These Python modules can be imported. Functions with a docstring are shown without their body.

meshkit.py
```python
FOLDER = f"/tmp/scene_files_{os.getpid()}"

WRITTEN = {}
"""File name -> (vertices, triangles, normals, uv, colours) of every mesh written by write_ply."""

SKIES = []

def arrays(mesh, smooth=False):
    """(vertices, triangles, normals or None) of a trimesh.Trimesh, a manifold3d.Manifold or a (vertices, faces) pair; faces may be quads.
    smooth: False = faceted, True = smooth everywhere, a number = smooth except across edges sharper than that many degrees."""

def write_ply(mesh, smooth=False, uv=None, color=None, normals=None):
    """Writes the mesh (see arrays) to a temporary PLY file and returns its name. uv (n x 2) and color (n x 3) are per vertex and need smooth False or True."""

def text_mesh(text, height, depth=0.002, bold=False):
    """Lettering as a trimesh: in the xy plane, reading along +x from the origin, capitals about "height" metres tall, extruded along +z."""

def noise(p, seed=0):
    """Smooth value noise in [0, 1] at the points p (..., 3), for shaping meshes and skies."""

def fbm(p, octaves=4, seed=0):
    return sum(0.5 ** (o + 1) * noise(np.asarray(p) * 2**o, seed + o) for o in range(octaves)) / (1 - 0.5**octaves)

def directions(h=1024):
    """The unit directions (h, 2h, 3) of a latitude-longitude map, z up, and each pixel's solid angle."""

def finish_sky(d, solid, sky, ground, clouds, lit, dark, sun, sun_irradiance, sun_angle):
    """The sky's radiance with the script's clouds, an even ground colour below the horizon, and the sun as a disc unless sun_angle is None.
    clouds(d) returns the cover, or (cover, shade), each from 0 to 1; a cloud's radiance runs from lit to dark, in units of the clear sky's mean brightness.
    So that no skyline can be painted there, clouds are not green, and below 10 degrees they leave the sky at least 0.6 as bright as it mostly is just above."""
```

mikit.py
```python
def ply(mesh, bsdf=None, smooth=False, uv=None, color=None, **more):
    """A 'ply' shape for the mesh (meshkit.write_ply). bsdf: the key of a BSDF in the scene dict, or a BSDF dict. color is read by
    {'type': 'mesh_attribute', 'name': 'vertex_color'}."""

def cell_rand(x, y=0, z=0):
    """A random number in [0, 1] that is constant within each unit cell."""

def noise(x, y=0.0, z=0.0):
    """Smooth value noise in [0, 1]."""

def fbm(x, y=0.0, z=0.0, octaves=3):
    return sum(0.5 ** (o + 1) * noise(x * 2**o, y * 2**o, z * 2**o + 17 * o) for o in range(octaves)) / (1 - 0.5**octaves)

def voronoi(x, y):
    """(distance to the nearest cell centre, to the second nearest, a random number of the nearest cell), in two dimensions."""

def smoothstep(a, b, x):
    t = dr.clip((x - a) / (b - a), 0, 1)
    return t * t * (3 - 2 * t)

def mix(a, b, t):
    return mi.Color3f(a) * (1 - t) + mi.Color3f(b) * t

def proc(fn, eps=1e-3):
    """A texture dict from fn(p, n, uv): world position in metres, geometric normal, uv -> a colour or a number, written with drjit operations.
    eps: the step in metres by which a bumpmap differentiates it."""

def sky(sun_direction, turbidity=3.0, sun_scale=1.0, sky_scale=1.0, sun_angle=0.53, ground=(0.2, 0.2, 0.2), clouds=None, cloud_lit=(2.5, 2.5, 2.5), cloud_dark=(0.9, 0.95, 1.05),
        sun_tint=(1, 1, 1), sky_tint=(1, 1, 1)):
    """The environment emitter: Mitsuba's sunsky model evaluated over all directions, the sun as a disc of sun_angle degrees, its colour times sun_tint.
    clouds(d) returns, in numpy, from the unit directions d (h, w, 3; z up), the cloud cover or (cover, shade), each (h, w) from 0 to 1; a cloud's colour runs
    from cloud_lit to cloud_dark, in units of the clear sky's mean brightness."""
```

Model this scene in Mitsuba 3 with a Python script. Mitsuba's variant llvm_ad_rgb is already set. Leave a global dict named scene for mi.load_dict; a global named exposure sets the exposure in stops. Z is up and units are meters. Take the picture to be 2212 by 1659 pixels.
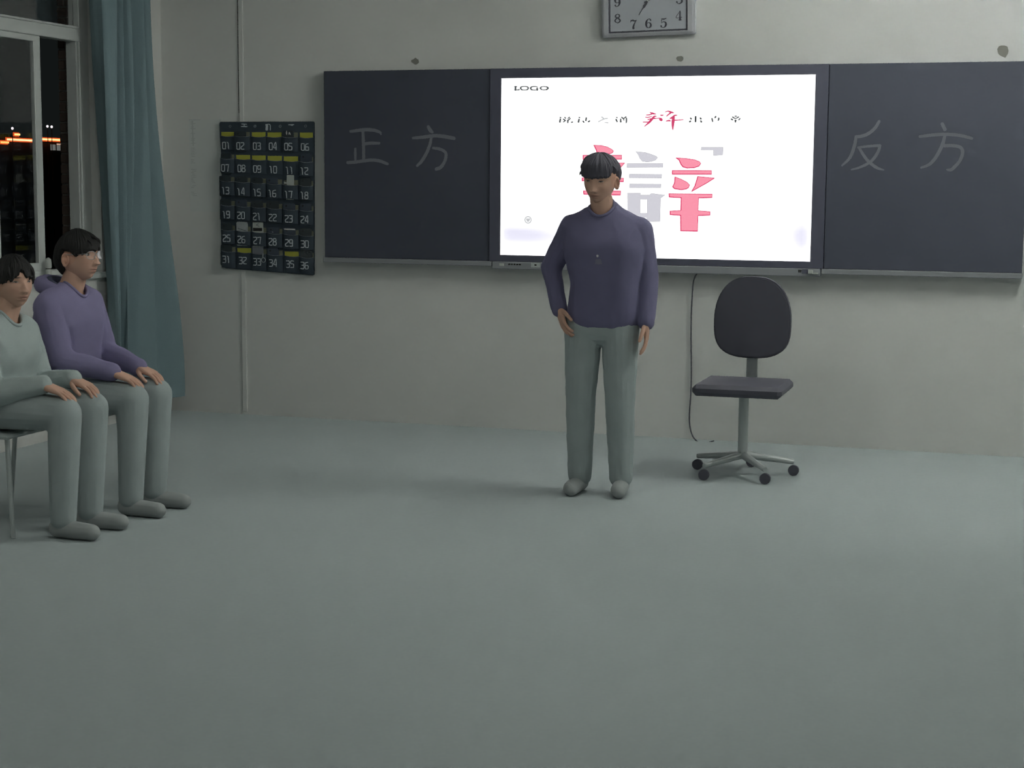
"""Classroom at night: smart blackboard with lit slide, presenter, two seated students."""
import math, random
import numpy as np, trimesh, mitsuba as mi, mikit, meshkit
import manifold3d as m3
from manifold3d import Manifold
from shapely.geometry import Polygon, Point, MultiPoint
from shapely.ops import unary_union
import drjit as dr
from mikit import proc, noise, fbm, smoothstep, mix

T = mi.ScalarTransform4f
scene, labels = {}, {}
random.seed(7)

# ------------------------------------------------------------------ camera, night sky, exposure
exposure = 0.0
scene['camera'] = {'type': 'perspective', 'fov': 34.758, 'fov_axis': 'x', 'near_clip': 0.05, 'far_clip': 500.0,
                   'to_world': T().look_at(origin=[2.1833, -9.5835, 1.52], target=[1.88263, -8.63764, 1.3978], up=[-0.04447, 0.11409, 0.99247])}
scene['night_sky'] = {'type': 'constant', 'radiance': {'type': 'rgb', 'value': [0.0060, 0.0075, 0.0075]}}
# ceiling tubes: (x, y, radiance); the fixtures themselves are built further down
LAMPS = [(2.7, -1.5, 46.0), (0.7, -1.5, 12.0), (2.4, -6.0, 10.0), (-0.6, -4.7, 16.0)]  # last lamp is unseen, added to brighten the seated students
SCREEN_RADIANCE = 1.35


def lin(r, g, b):
    return [((v / 255) / 12.92 if v <= 10 else ((v / 255 + 0.055) / 1.055) ** 2.4) for v in (r, g, b)]


def mat(name, rgb, rough=0.7, spec=0.3, metallic=0.0, two=True, **kw):
    tex = rgb if isinstance(rgb, dict) else {'type': 'rgb', 'value': list(map(float, rgb))}
    b = {'type': 'principled', 'base_color': tex, 'roughness': rough, 'specular': spec, 'metallic': metallic, **kw}
    scene[name] = {'type': 'twosided', 'bsdf': b} if two else b
    return name


# ------------------------------------------------------------------ materials
def wall_fn(p, n, uv):
    a = fbm(p.x * 1.3, p.y * 1.3, p.z * 1.3)
    b = noise(p.x * 60, p.y * 60, p.z * 60)
    return mix((0.56, 0.565, 0.55), (0.61, 0.61, 0.595), a * 0.8 + b * 0.2)


def floor_fn(p, n, uv):
    a = fbm(p.x * 1.1, p.y * 1.1)
    b = noise(p.x * 90, p.y * 90)
    return mix((0.275, 0.310, 0.317), (0.310, 0.345, 0.352), a * 0.7 + b * 0.3)


def board_fn(p, n, uv):
    s = fbm(p.x * 1.5, p.z * 3.0, 2.0)
    return mix((0.036, 0.041, 0.058), (0.046, 0.050, 0.070), s)


def curtain_fn(p, n, uv):
    w = noise(p.y * 900, p.z * 900)
    return mix((0.140, 0.196, 0.216), (0.172, 0.234, 0.256), w * 0.6 + 0.4 * fbm(p.x * 6, p.y * 6, p.z * 2))


def cloth_fn(c, k=0.25):
    lo, hi = [float(v) * (1 - k) for v in c], [float(v) * (1 + k) for v in c]

    def f(p, n, uv):
        return mix(lo, hi, 0.6 * fbm(p.x * 14, p.y * 14, p.z * 14) + 0.4 * noise(p.x * 700, p.y * 700, p.z * 700))
    return f


mat('wall_paint', proc(wall_fn), 0.85, 0.2)
mat('floor_paint', proc(floor_fn), 0.9, 0.15)
mat('ceiling_paint', (0.62, 0.63, 0.61), 0.9, 0.1)
mat('board_face', proc(board_fn), 0.55, 0.35)
mat('board_trim', (0.20, 0.21, 0.225), 0.45, 0.5)
mat('bezel', (0.058, 0.060, 0.086), 0.5, 0.4)  # lifted above the board face, screen bloom put into the colour
mat('chalk', (0.145, 0.150, 0.170), 0.95, 0.0)
mat('white_frame', (0.52, 0.545, 0.535), 0.4, 0.5)
mat('dark_gap', (0.02, 0.02, 0.02), 0.9, 0.1)
mat('curtain_cloth', proc(curtain_fn), 0.9, 0.1, sheen=0.3)
mat('chart_cloth', proc(cloth_fn((0.030, 0.040, 0.052), 0.2)), 0.8, 0.2)
mat('chart_piping', (0.15, 0.165, 0.18), 0.5, 0.4)
mat('chart_print', (0.42, 0.44, 0.47), 0.7, 0.2)
mat('chart_yellow', (0.36, 0.35, 0.055), 0.6, 0.3)
mat('chart_dull', (0.135, 0.14, 0.10), 0.7, 0.2)
mat('phone_black', (0.022, 0.028, 0.032), 0.3, 0.5)
mat('phone_blue', (0.032, 0.042, 0.06), 0.35, 0.5)
mat('phone_grey', (0.13, 0.14, 0.16), 0.35, 0.5)
mat('pale_plastic', (0.40, 0.42, 0.40), 0.45, 0.4)
mat('silver_wrap', (0.55, 0.56, 0.57), 0.25, 0.5, 0.7)
mat('steel', (0.42, 0.43, 0.44), 0.3, 0.5, 0.8)
mat('clock_frame', (0.36, 0.365, 0.39), 0.4, 0.5)
mat('clock_face', (0.36, 0.375, 0.41), 0.6, 0.3)
mat('clock_ink', (0.035, 0.035, 0.045), 0.6, 0.3)
mat('chip', (0.20, 0.20, 0.18), 0.95, 0.05)
mat('paper', (0.555, 0.575, 0.565), 0.9, 0.1)
mat('faint_ink', (0.45, 0.47, 0.465), 0.9, 0.1)
mat('brick', (0.10, 0.075, 0.065), 0.9, 0.1)
mat('mortar', (0.14, 0.13, 0.12), 0.9, 0.1)
mat('far_wall', (0.03, 0.03, 0.028), 0.9, 0.1)
mat('hair', (0.009, 0.009, 0.009), 0.6, 0.15)
mat('hair_bloom_lift', (0.055, 0.053, 0.066), 0.75, 0.15)  # black hair lightened in its colour to take on the screen's bloom
mat('sweatshirt', proc(cloth_fn((0.118, 0.112, 0.185), 0.12)), 0.9, 0.1, sheen=0.2)
mat('purple_cloth', proc(cloth_fn((0.17, 0.155, 0.26), 0.12)), 0.9, 0.1, sheen=0.2)
mat('navy_cloth', proc(cloth_fn((0.06, 0.065, 0.10), 0.12)), 0.9, 0.1)
mat('grey_cloth', proc(cloth_fn((0.34, 0.39, 0.39), 0.1)), 0.9, 0.1)
mat('grey_trouser', proc(cloth_fn((0.30, 0.34, 0.345), 0.1)), 0.9, 0.1)
mat('shoe', (0.28, 0.30, 0.30), 0.6, 0.3)
mat('print_grey', (0.16, 0.155, 0.20), 0.8, 0.1)
mat('print_white', (0.50, 0.48, 0.48), 0.6, 0.3)
mat('chair_shell', (0.36, 0.40, 0.40), 0.5, 0.4)
mat('chair_dark', (0.05, 0.05, 0.065), 0.6, 0.3)
mat('metal_grey', (0.40, 0.43, 0.43), 0.4, 0.5, 0.3)
mat('eye_white', (0.42, 0.39, 0.37), 0.25, 0.5)
mat('eye_dark', (0.025, 0.018, 0.015), 0.2, 0.5)
mat('lamp_body', (0.7, 0.7, 0.7), 0.5, 0.4)
mat('black_off', (0.01, 0.01, 0.01), 0.4, 0.4)
mat('skin', {'type': 'mesh_attribute', 'name': 'vertex_color'}, 0.7, 0.2)
scene['pane_glass'] = {'type': 'thindielectric', 'int_ior': 1.5}


# ------------------------------------------------------------------ helpers
def numbered(name):
    if name not in scene and name not in labels and not any(k.startswith(name + '__') for k in scene):
        return name
    i = 1
    while True:
        k = f'{name}_{i:03d}'
        if k not in scene and k not in labels and not any(q.startswith(k + '__') for q in scene):
            return k
        i += 1


def put(name, mesh, m, smooth=False, parent=None, **kw):
    key = numbered(parent + '__' + name if parent else name)
    scene[key] = mikit.ply(mesh, m, smooth, **kw)
    return key


def thing(name, label, cat, group=None):
    key = numbered(name)
    labels[key] = {'label': label, 'category': cat}
    if group:
        labels[key]['group'] = group
    return key


def tag(key, label, cat, group=None):
    labels[key] = {'label': label, 'category': cat}
    if group:
        labels[key]['group'] = group
    return key


def part_label(key, label):
    labels[key] = {'label': label}
    return key


def struct(name, mesh, m, smooth=False, label=None):
    key = numbered(name)
    scene[key] = mikit.ply(mesh, m, smooth)
    labels[key] = {'kind': 'structure'}
    if label:
        labels[key]['label'] = label
    return key


def tm(man):
    m = man.to_mesh()
    return trimesh.Trimesh(np.array(m.vert_properties[:, :3], float), np.array(m.tri_verts), process=False)


def man(mesh):
    return Manifold(m3.Mesh(np.asarray(mesh.vertices, np.float32), np.asarray(mesh.faces, np.uint32)))


def rbox(x0, x1, y0, y1, z0, z1, r=0.0):
    """Box with chamfered edges between two corners."""
    x0, x1 = min(x0, x1), max(x0, x1); y0, y1 = min(y0, y1), max(y0, y1); z0, z1 = min(z0, z1), max(z0, z1)
    if r <= 0:
        return trimesh.creation.box(bounds=[[x0, y0, z0], [x1, y1, z1]])
    r = min(r, 0.49 * min(x1 - x0, y1 - y0, z1 - z0))
    pts = []
    for a in (0, 1):
        for b in (0, 1):
            for c in (0, 1):
                X, Y, Z = (x0, x1)[a], (y0, y1)[b], (z0, z1)[c]
                sx, sy, sz = (1, -1)[a] * r, (1, -1)[b] * r, (1, -1)[c] * r
                pts += [(X, Y + sy, Z + sz), (X + sx, Y, Z + sz), (X + sx, Y + sy, Z)]
    return trimesh.convex.convex_hull(np.array(pts))


def cat(*ms):
    return trimesh.util.concatenate([m for m in ms])


def tube(points, r, sides=10, closed=False):
    p = np.asarray(points, float)
    n = len(p)
    rr = np.broadcast_to(np.asarray(r, float), (n,))
    t = (np.roll(p, -1, 0) - np.roll(p, 1, 0)) if closed else np.gradient(p, axis=0)
    t /= np.linalg.norm(t, axis=1, keepdims=True) + 1e-12
    a = np.zeros_like(p)
    ref = np.array([0, 0, 1.0]) if abs(t[0, 2]) < 0.9 else np.array([1.0, 0, 0])
    for i in range(n):
        v = ref - t[i] * (ref @ t[i]); v /= np.linalg.norm(v) + 1e-12
        a[i] = v; ref = v
    b = np.cross(t, a)
    ang = np.arange(sides) * 2 * np.pi / sides
    v = (p[:, None] + rr[:, None, None] * (np.cos(ang)[None, :, None] * a[:, None] + np.sin(ang)[None, :, None] * b[:, None])).reshape(-1, 3)
    f = []
    m = n if closed else n - 1
    for i in range(m):
        for j in range(sides):
            k = (i + 1) % n
            q = (i * sides + j, i * sides + (j + 1) % sides, k * sides + (j + 1) % sides, k * sides + j)
            f += [(q[0], q[1], q[2]), (q[0], q[2], q[3])]
    v = list(v)
    if not closed:
        c0, c1 = len(v), len(v) + 1
        v += [p[0], p[-1]]
        for j in range(sides):
            f += [(c0, (j + 1) % sides, j), (c1, (n - 1) * sides + j, (n - 1) * sides + (j + 1) % sides)]
    out = trimesh.Trimesh(np.array(v), np.array(f), process=False)
    out.fix_normals()
    return out


def stroke_shape(strokes, q=6):
    """Shapely outline of brush strokes given as (x, z, radius) polylines, rounded through the points."""
    geos = []
    for s in strokes:
        s = np.array(s, float)
        if len(s) > 2:
            t = np.linspace(0, len(s) - 1, (len(s) - 1) * 5 + 1)
            out = []
            for tt in t:
                i = min(int(tt), len(s) - 2); u = tt - i
                p0, p1, p2, p3 = s[max(i - 1, 0)], s[i], s[i + 1], s[min(i + 2, len(s) - 1)]
                out.append(0.5 * (2 * p1 + (p2 - p0) * u + (2 * p0 - 5 * p1 + 4 * p2 - p3) * u * u + (3 * p1 - p0 - 3 * p2 + p3) * u ** 3))
            s = np.array(out)
        s[:, 2] = np.maximum(s[:, 2], 0.0006)
        discs = [Point(a, b).buffer(r, quad_segs=q) for a, b, r in s]
        for d0, d1 in zip(discs[:-1], discs[1:]):
            geos.append(unary_union([d0, d1]).convex_hull)
    return unary_union(geos).simplify(0.0002)


def flat(shape, y, depth=0.0008):
    """A shapely area in (x, z) as a thin slab standing in the plane y, its face towards -y."""
    ms = []
    for g in getattr(shape, 'geoms', [shape]):
        if g.geom_type != 'Polygon' or g.area < 1e-9:
            continue
        m = trimesh.creation.extrude_polygon(g, depth, engine='earcut')
        v = m.vertices.copy()
        m.vertices = np.stack([v[:, 0], y - v[:, 2] + 0 * v[:, 1], v[:, 1]], 1)
        m.fix_normals()
        ms.append(m)
    return trimesh.util.concatenate(ms)


# stroke fonts in a unit cell (x 0..0.6, z 0..1)
DIGIT = {  # squared single-line digits of the pocket chart
    '0': [[(.0, .12), (.0, .88), (.1, 1), (.42, 1), (.52, .88), (.52, .12), (.42, 0), (.1, 0), (.0, .12)]],
    '1': [[(.08, 1), (.24, .93), (.28, .75), (.34, 0)]],
    '2': [[(.0, .98), (.42, 1), (.52, .88), (.50, .66), (.12, .40), (.02, .28), (.05, .06), (.14, 0), (.52, .0)]],
    '3': [[(.0, 1), (.42, 1), (.52, .9), (.50, .64), (.40, .54), (.16, .53)], [(.40, .53), (.52, .42), (.52, .12), (.42, 0), (.02, 0)]],
    '4': [[(.46, 0), (.44, 1), (.28, 1), (.05, .42), (.05, .28), (.52, .28)]],
    '5': [[(.50, 1), (.05, 1), (.03, .60), (.40, .56), (.52, .44), (.52, .12), (.42, 0), (.02, 0)]],
    '6': [[(.46, 1), (.12, .92), (.0, .72), (.0, .12), (.1, 0), (.42, 0), (.52, .12), (.52, .42), (.42, .52), (.02, .5)]],
    '7': [[(.0, .98), (.50, 1), (.50, .82), (.36, 0)]],
    '8': [[(.26, .54), (.04, .66), (.04, .9), (.14, 1), (.40, 1), (.50, .9), (.50, .66), (.26, .54), (.0, .42), (.0, .12), (.1, 0), (.42, 0), (.52, .12), (.52, .42), (.26, .54)]],
    '9': [[(.50, .50), (.12, .46), (.0, .60), (.0, .88), (.1, 1), (.42, 1), (.52, .88), (.52, .12), (.42, 0), (.06, 0)]],
}
SERIF = {  # thick and thin serif digits of the clock: (x, z, width)
    '0': [[(.3, 1, .05), (.1, .8, .15), (.05, .5, .19), (.1, .2, .15), (.3, 0, .05), (.5, .2, .15), (.55, .5, .19), (.5, .8, .15), (.3, 1, .05)]],
    '1': [[(.1, .86, .05), (.3, .97, .10)], [(.32, .95, .18), (.32, .05, .18)], [(.12, .02, .05), (.52, .02, .05)]],
    '2': [[(.08, .74, .16), (.12, .9, .07), (.3, .98, .06), (.5, .86, .13), (.53, .7, .17), (.42, .48, .1), (.06, .06, .05)], [(.06, .06, .09), (.3, .06, .12), (.5, .06, .1), (.56, .2, .05)]],
    '3': [[(.08, .8, .13), (.15, .94, .06), (.3, .98, .06), (.5, .86, .14), (.5, .68, .15), (.3, .54, .06)], [(.3, .54, .06), (.52, .42, .15), (.56, .24, .18), (.44, .06, .1), (.25, .0, .06), (.08, .1, .08), (.06, .2, .16)]],
    '4': [[(.42, .98, .10), (.42, .05, .20)], [(.42, .98, .05), (.02, .30, .05), (.6, .30, .06)], [(.26, .02, .05), (.58, .02, .05)]],
    '5': [[(.14, .95, .10), (.36, .93, .12), (.56, .99, .06)], [(.13, .94, .05), (.10, .52, .05), (.26, .62, .06), (.46, .58, .12), (.55, .34, .19), (.46, .1, .13), (.26, .0, .06), (.08, .08, .08), (.07, .18, .15)]],
    '6': [[(.52, .84, .14), (.46, .95, .07), (.34, .98, .05), (.14, .8, .13), (.07, .45, .2), (.14, .1, .12), (.3, .0, .05), (.48, .1, .13), (.54, .3, .18), (.46, .52, .1), (.3, .58, .05), (.14, .48, .05)]],
    '7': [[(.04, .74, .05), (.06, .98, .05)], [(.06, .88, .10), (.26, .92, .15), (.42, .84, .12), (.6, .92, .05)], [(.6, .92, .05), (.38, .5, .12), (.3, .2, .19), (.3, .06, .22)]],
    '8': [[(.3, .56, .09), (.12, .68, .12), (.1, .82, .12), (.3, .98, .06), (.5, .84, .12), (.48, .68, .1), (.3, .56, .09), (.08, .36, .12), (.06, .2, .13), (.3, .0, .06), (.54, .18, .14), (.52, .36, .13), (.3, .56, .09)]],
    '9': [[(.08, .16, .14), (.14, .05, .07), (.26, .02, .05), (.46, .2, .13), (.53, .55, .2), (.46, .9, .12), (.3, 1, .05), (.12, .9, .13), (.06, .7, .18), (.14, .48, .1), (.3, .42, .05), (.46, .52, .05)]],
}


def text_strokes(s, font, x, z, h, w, gap=0.75, width=None):
    """Strokes (x, z, r) of a number whose lower left corner is (x, z)."""
    out = []
    for i, c in enumerate(s):
        for st in font[c]:
            out.append([(x + (p[0] + i * gap) * w, z + p[1] * h, (width if width else p[2] * w) / 2) for p in st])
    return out


def star_shape(cx, cz, r, n, seed, jag=0.3):
    rnd = random.Random(seed)
    return Polygon([(cx + r * (1 + jag * (rnd.random() - 0.5) * 2) * math.cos(2 * math.pi * i / n), cz + r * (1 + jag * (rnd.random() - 0.5) * 2) * math.sin(2 * math.pi * i / n)) for i in range(n)])

# strokes and outlines of the writing, in metres on the wall (x, z, half width)
SLIDE_RED = [[(-0.3478,1.7465),(-0.2963,1.7436),(-0.2603,1.7352),(-0.2319,1.7205),(-0.2215,1.7107),(-0.229,1.6984),(-0.2494,1.6909),(-0.2954,1.68),(-0.3238,1.6917),(-0.3309,1.7154)],[(-0.4115,1.6866),(-0.1716,1.6872),(-0.1712,1.6606),(-0.4111,1.6599)],[(-0.2179,1.6418),(-0.1505,1.642),(-0.1765,1.6134),(-0.1966,1.5926)],[(-0.4164,1.5532),(-0.1576,1.5524),(-0.1588,1.5287),(-0.4162,1.5318)],[(-0.4061,1.4762),(-0.1743,1.4767),(-0.1759,1.4486),(-0.4047,1.4523)],[(0.1483,1.6733),(0.2157,1.6691),(0.2656,1.662),(0.2956,1.651),(0.3043,1.6389),(0.2938,1.6228),(0.2667,1.613),(0.222,1.6104),(0.1969,1.6166),(0.1841,1.6311),(0.1711,1.6578)],[(0.1323,1.5992),(0.3685,1.5994),(0.369,1.5752),(0.1328,1.5738)],[(0.1495,1.5627),(0.1883,1.5483),(0.2236,1.5315),(0.2404,1.5146),(0.2343,1.4975),(0.2196,1.4885),(0.1897,1.4839),(0.1495,1.4894),(0.1352,1.5015),(0.1463,1.5236)],[(0.2851,1.565),(0.3907,1.556),(0.3381,1.5226),(0.2473,1.4717),(0.2689,1.5099)],[(0.1149,1.4632),(0.3751,1.4637),(0.3756,1.4403),(0.2944,1.4371),(0.2944,1.3654),(0.3645,1.3614),(0.3651,1.338),(0.2946,1.3346),(0.2936,1.2431),(0.1897,1.2433),(0.1868,1.3346),(0.125,1.3372),(0.1235,1.3617),(0.1881,1.366),(0.1881,1.4374),(0.1179,1.4402)]]
SLIDE_GREY = [[(-0.0891,1.7084),(-0.0307,1.7036),(0.0099,1.6915),(0.0378,1.6808),(0.0455,1.6721),(0.0332,1.6574),(0.0056,1.6485),(-0.0196,1.6459),(-0.0475,1.6498),(-0.063,1.6669),(-0.0735,1.6889)],[(-0.1397,1.6386),(0.0788,1.639),(0.0778,1.6155),(-0.1408,1.6135)],[(-0.1249,1.5757),(0.0725,1.5754),(0.0704,1.5524),(-0.1265,1.5521)],[(-0.1229,1.5181),(0.0686,1.5186),(0.068,1.4961),(-0.1235,1.4945)],[(0.3037,1.7333),(0.4328,1.7334),(0.4319,1.6891),(0.3764,1.6841),(0.3757,1.7165),(0.3021,1.7164)]]
SLIDE_BOX = [[(-0.1342,1.4648),(-0.0543,1.464),(-0.0541,1.4532),(-0.0009,1.4537),(0.0101,1.4636),(0.094,1.4546),(0.0677,1.4347),(0.0663,1.298),(-0.0142,1.2958),(-0.0146,1.3195),(-0.1308,1.3189)],[(-0.0552,1.4271),(-0.0141,1.4275),(-0.0126,1.3467),(-0.0537,1.3462)]]
TEXT_BLACK = [[(-0.5557,1.9085,0.0015),(-0.5497,1.9077,0.0015)],[(-0.5537,1.8986,0.00329),(-0.556,1.8829,0.00389)],[(-0.5257,1.9084,0.00209),(-0.5212,1.9041,0.00209)],[(-0.534,1.8985,0.00209),(-0.5225,1.8905,0.00269)],[(-0.5225,1.8905,0.00239),(-0.5344,1.8814,0.00105)],[(-0.4974,1.9091,0.00209),(-0.5063,1.9026,0.00119)],[(-0.4922,1.9026,0.00179),(-0.5052,1.8913,0.00239)],[(-0.507,1.8913,0.00299),(-0.5068,1.8785,0.00239)],[(-0.483,1.8798,0.00239),(-0.4782,1.8812,0.00239)],[(-0.4378,1.908,0.00149),(-0.4327,1.9071,0.00149)],[(-0.4377,1.8967,0.00297),(-0.4404,1.8825,0.00386)],[(-0.4123,1.8861,0.00267),(-0.408,1.8804,0.00267)],[(-0.3932,1.905,0.00296),(-0.3951,1.8908,0.00326)],[(-0.379,1.8831,0.00267),(-0.3723,1.8876,0.00237)],[(-0.2076,1.907,0.00147),(-0.2032,1.9061,0.00132)],[(-0.2103,1.8949,0.00293),(-0.2043,1.8836,0.00264)],[(-0.1825,1.897,0.00234),(-0.1817,1.8824,0.0038)],[(-0.1768,1.9077,0.00205),(-0.165,1.8998,0.00234)],[(-0.1512,1.9095,0.00263),(-0.1636,1.9012,0.00146)],[(-0.165,1.8998,0.00205),(-0.1631,1.8913,0.00146)],[(-0.1475,1.9011,0.00292),(-0.1472,1.8842,0.00292),(-0.1483,1.8758,0.00117)],[(0.2365,1.9011,0.00258),(0.2404,1.8973,0.00322)],[(0.2375,1.8848,0.00193),(0.233,1.881,0.00354)],[(0.2669,1.9088,0.00354),(0.2665,1.8828,0.00386)],[(0.2944,1.9015,0.00257),(0.2977,1.8971,0.00353)],[(0.2973,1.8852,0.00225),(0.3006,1.8802,0.00385)],[(0.3633,1.898,0.00256),(0.3672,1.8824,0.00256)],[(0.3845,1.9092,0.00287),(0.3814,1.9042,0.00287)],[(0.4025,1.901,0.00223),(0.4027,1.8941,0.00287),(0.4003,1.8873,0.00159)],[(0.4967,1.9112,0.00127),(0.5062,1.9111,0.00127)],[(0.4841,1.9062,0.00222),(0.497,1.899,0.00159),(0.5065,1.8999,0.00127)],[(0.5174,1.9061,0.00253),(0.508,1.9012,0.00127)],[(0.4765,1.8945,0.00254),(0.4829,1.8919,0.00286)],[(0.5265,1.8974,0.0019),(0.5209,1.8912,0.00221)],[(0.5008,1.886,0.00475),(0.501,1.8775,0.0019)],[(-0.8361,2.0924,0.00381),(-0.8369,2.0745,0.00428)],[(-0.8419,2.0934,0.00119),(-0.829,2.0932,0.00119)],[(-0.8417,2.0737,0.00119),(-0.816,2.0735,0.00143),(-0.8132,2.077,0.00143)],[(-0.8005,2.0912,0.0019),(-0.8037,2.0841,0.00332),(-0.7989,2.076,0.00214),(-0.7885,2.0727,0.00095),(-0.7695,2.0726,0.00095),(-0.7601,2.0765,0.00214),(-0.7563,2.0836,0.00332),(-0.7611,2.0908,0.0019),(-0.7721,2.0936,0.00095),(-0.7886,2.0937,0.00095),(-0.8005,2.0912,0.0019)],[(-0.6987,2.0884,0.00118),(-0.7082,2.0925,0.00094),(-0.7271,2.0927,0.00118),(-0.7375,2.0888,0.00236),(-0.7412,2.0826,0.0033),(-0.7364,2.0754,0.00236),(-0.7245,2.0717,0.00094),(-0.708,2.0715,0.00094)],[(-0.7,2.0786,0.00472),(-0.7,2.0732,0.00425)],[(-0.6742,2.0899,0.00188),(-0.6798,2.0828,0.00283),(-0.6741,2.0757,0.00188)],[(-0.6422,2.0905,0.00188),(-0.6318,2.0824,0.00329),(-0.6421,2.0736,0.00235)],[(-0.6742,2.0899,0.00094),(-0.6611,2.0924,0.00071),(-0.6422,2.0905,0.00094)],[(-0.6741,2.0757,0.00094),(-0.6609,2.072,0.00071),(-0.6421,2.0736,0.00094)]]
TEXT_GREY = [[(-0.2978,1.9102,0.00177),(-0.2853,1.9003,0.00206)],[(-0.2633,1.9024,0.00147),(-0.2853,1.8983,0.00147),(-0.3175,1.8829,0.00103)],[(-0.2776,1.8782,0.00088),(-0.2599,1.8765,0.00103)]]
TEXT_RED = [[(-0.006,1.9353,0.00098),(0.0088,1.9299,0.00392),(0.0285,1.9254,0.00131)],[(-0.027,1.9212,0.00115),(-0.0139,1.9211,0.00196),(0.0056,1.9258,0.00164)],[(-0.0317,1.9076,0.00115),(-0.0169,1.9066,0.00164),(0.0042,1.9122,0.00082)],[(0.032,1.9127,0.00147),(0.0189,1.9109,0.00359),(0.0062,1.8958,0.00555),(-0.0083,1.88,0.00522),(-0.0228,1.8668,0.00261),(-0.0373,1.8548,0.00082)],[(-0.0459,1.8792,0.00131),(-0.0099,1.8794,0.00197)],[(-0.0183,1.8943,0.00131),(0.0045,1.8989,0.00262)],[(0.0126,1.9021,0.00425),(0.0322,1.9004,0.00114),(0.0517,1.9025,0.00131)],[(0.0584,1.8956,0.00749),(0.0624,1.8924,0.00717)],[(0.0579,1.9195,0.00147),(0.0645,1.9182,0.00244),(0.0735,1.9198,0.00114)],[(0.0868,1.9389,0.00098),(0.103,1.942,0.00195),(0.1194,1.9362,0.00423),(0.135,1.9324,0.0013)],[(0.1194,1.9331,0.00292),(0.1066,1.9243,0.0026),(0.0938,1.9131,0.0013)],[(0.1554,1.9184,0.00113),(0.1408,1.9166,0.00291),(0.1313,1.9063,0.00583),(0.1152,1.9004,0.00194)],[(0.1361,1.911,0.00551),(0.1339,1.889,0.00778),(0.1322,1.8606,0.00551),(0.1322,1.8449,0.00357),(0.1324,1.8348,0.00097)],[(0.0928,1.8853,0.0013),(0.109,1.8875,0.00325),(0.1171,1.8859,0.0013)],[(0.1398,1.8896,0.00227),(0.1657,1.8901,0.00162),(0.1931,1.8928,0.00065)]]
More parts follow.
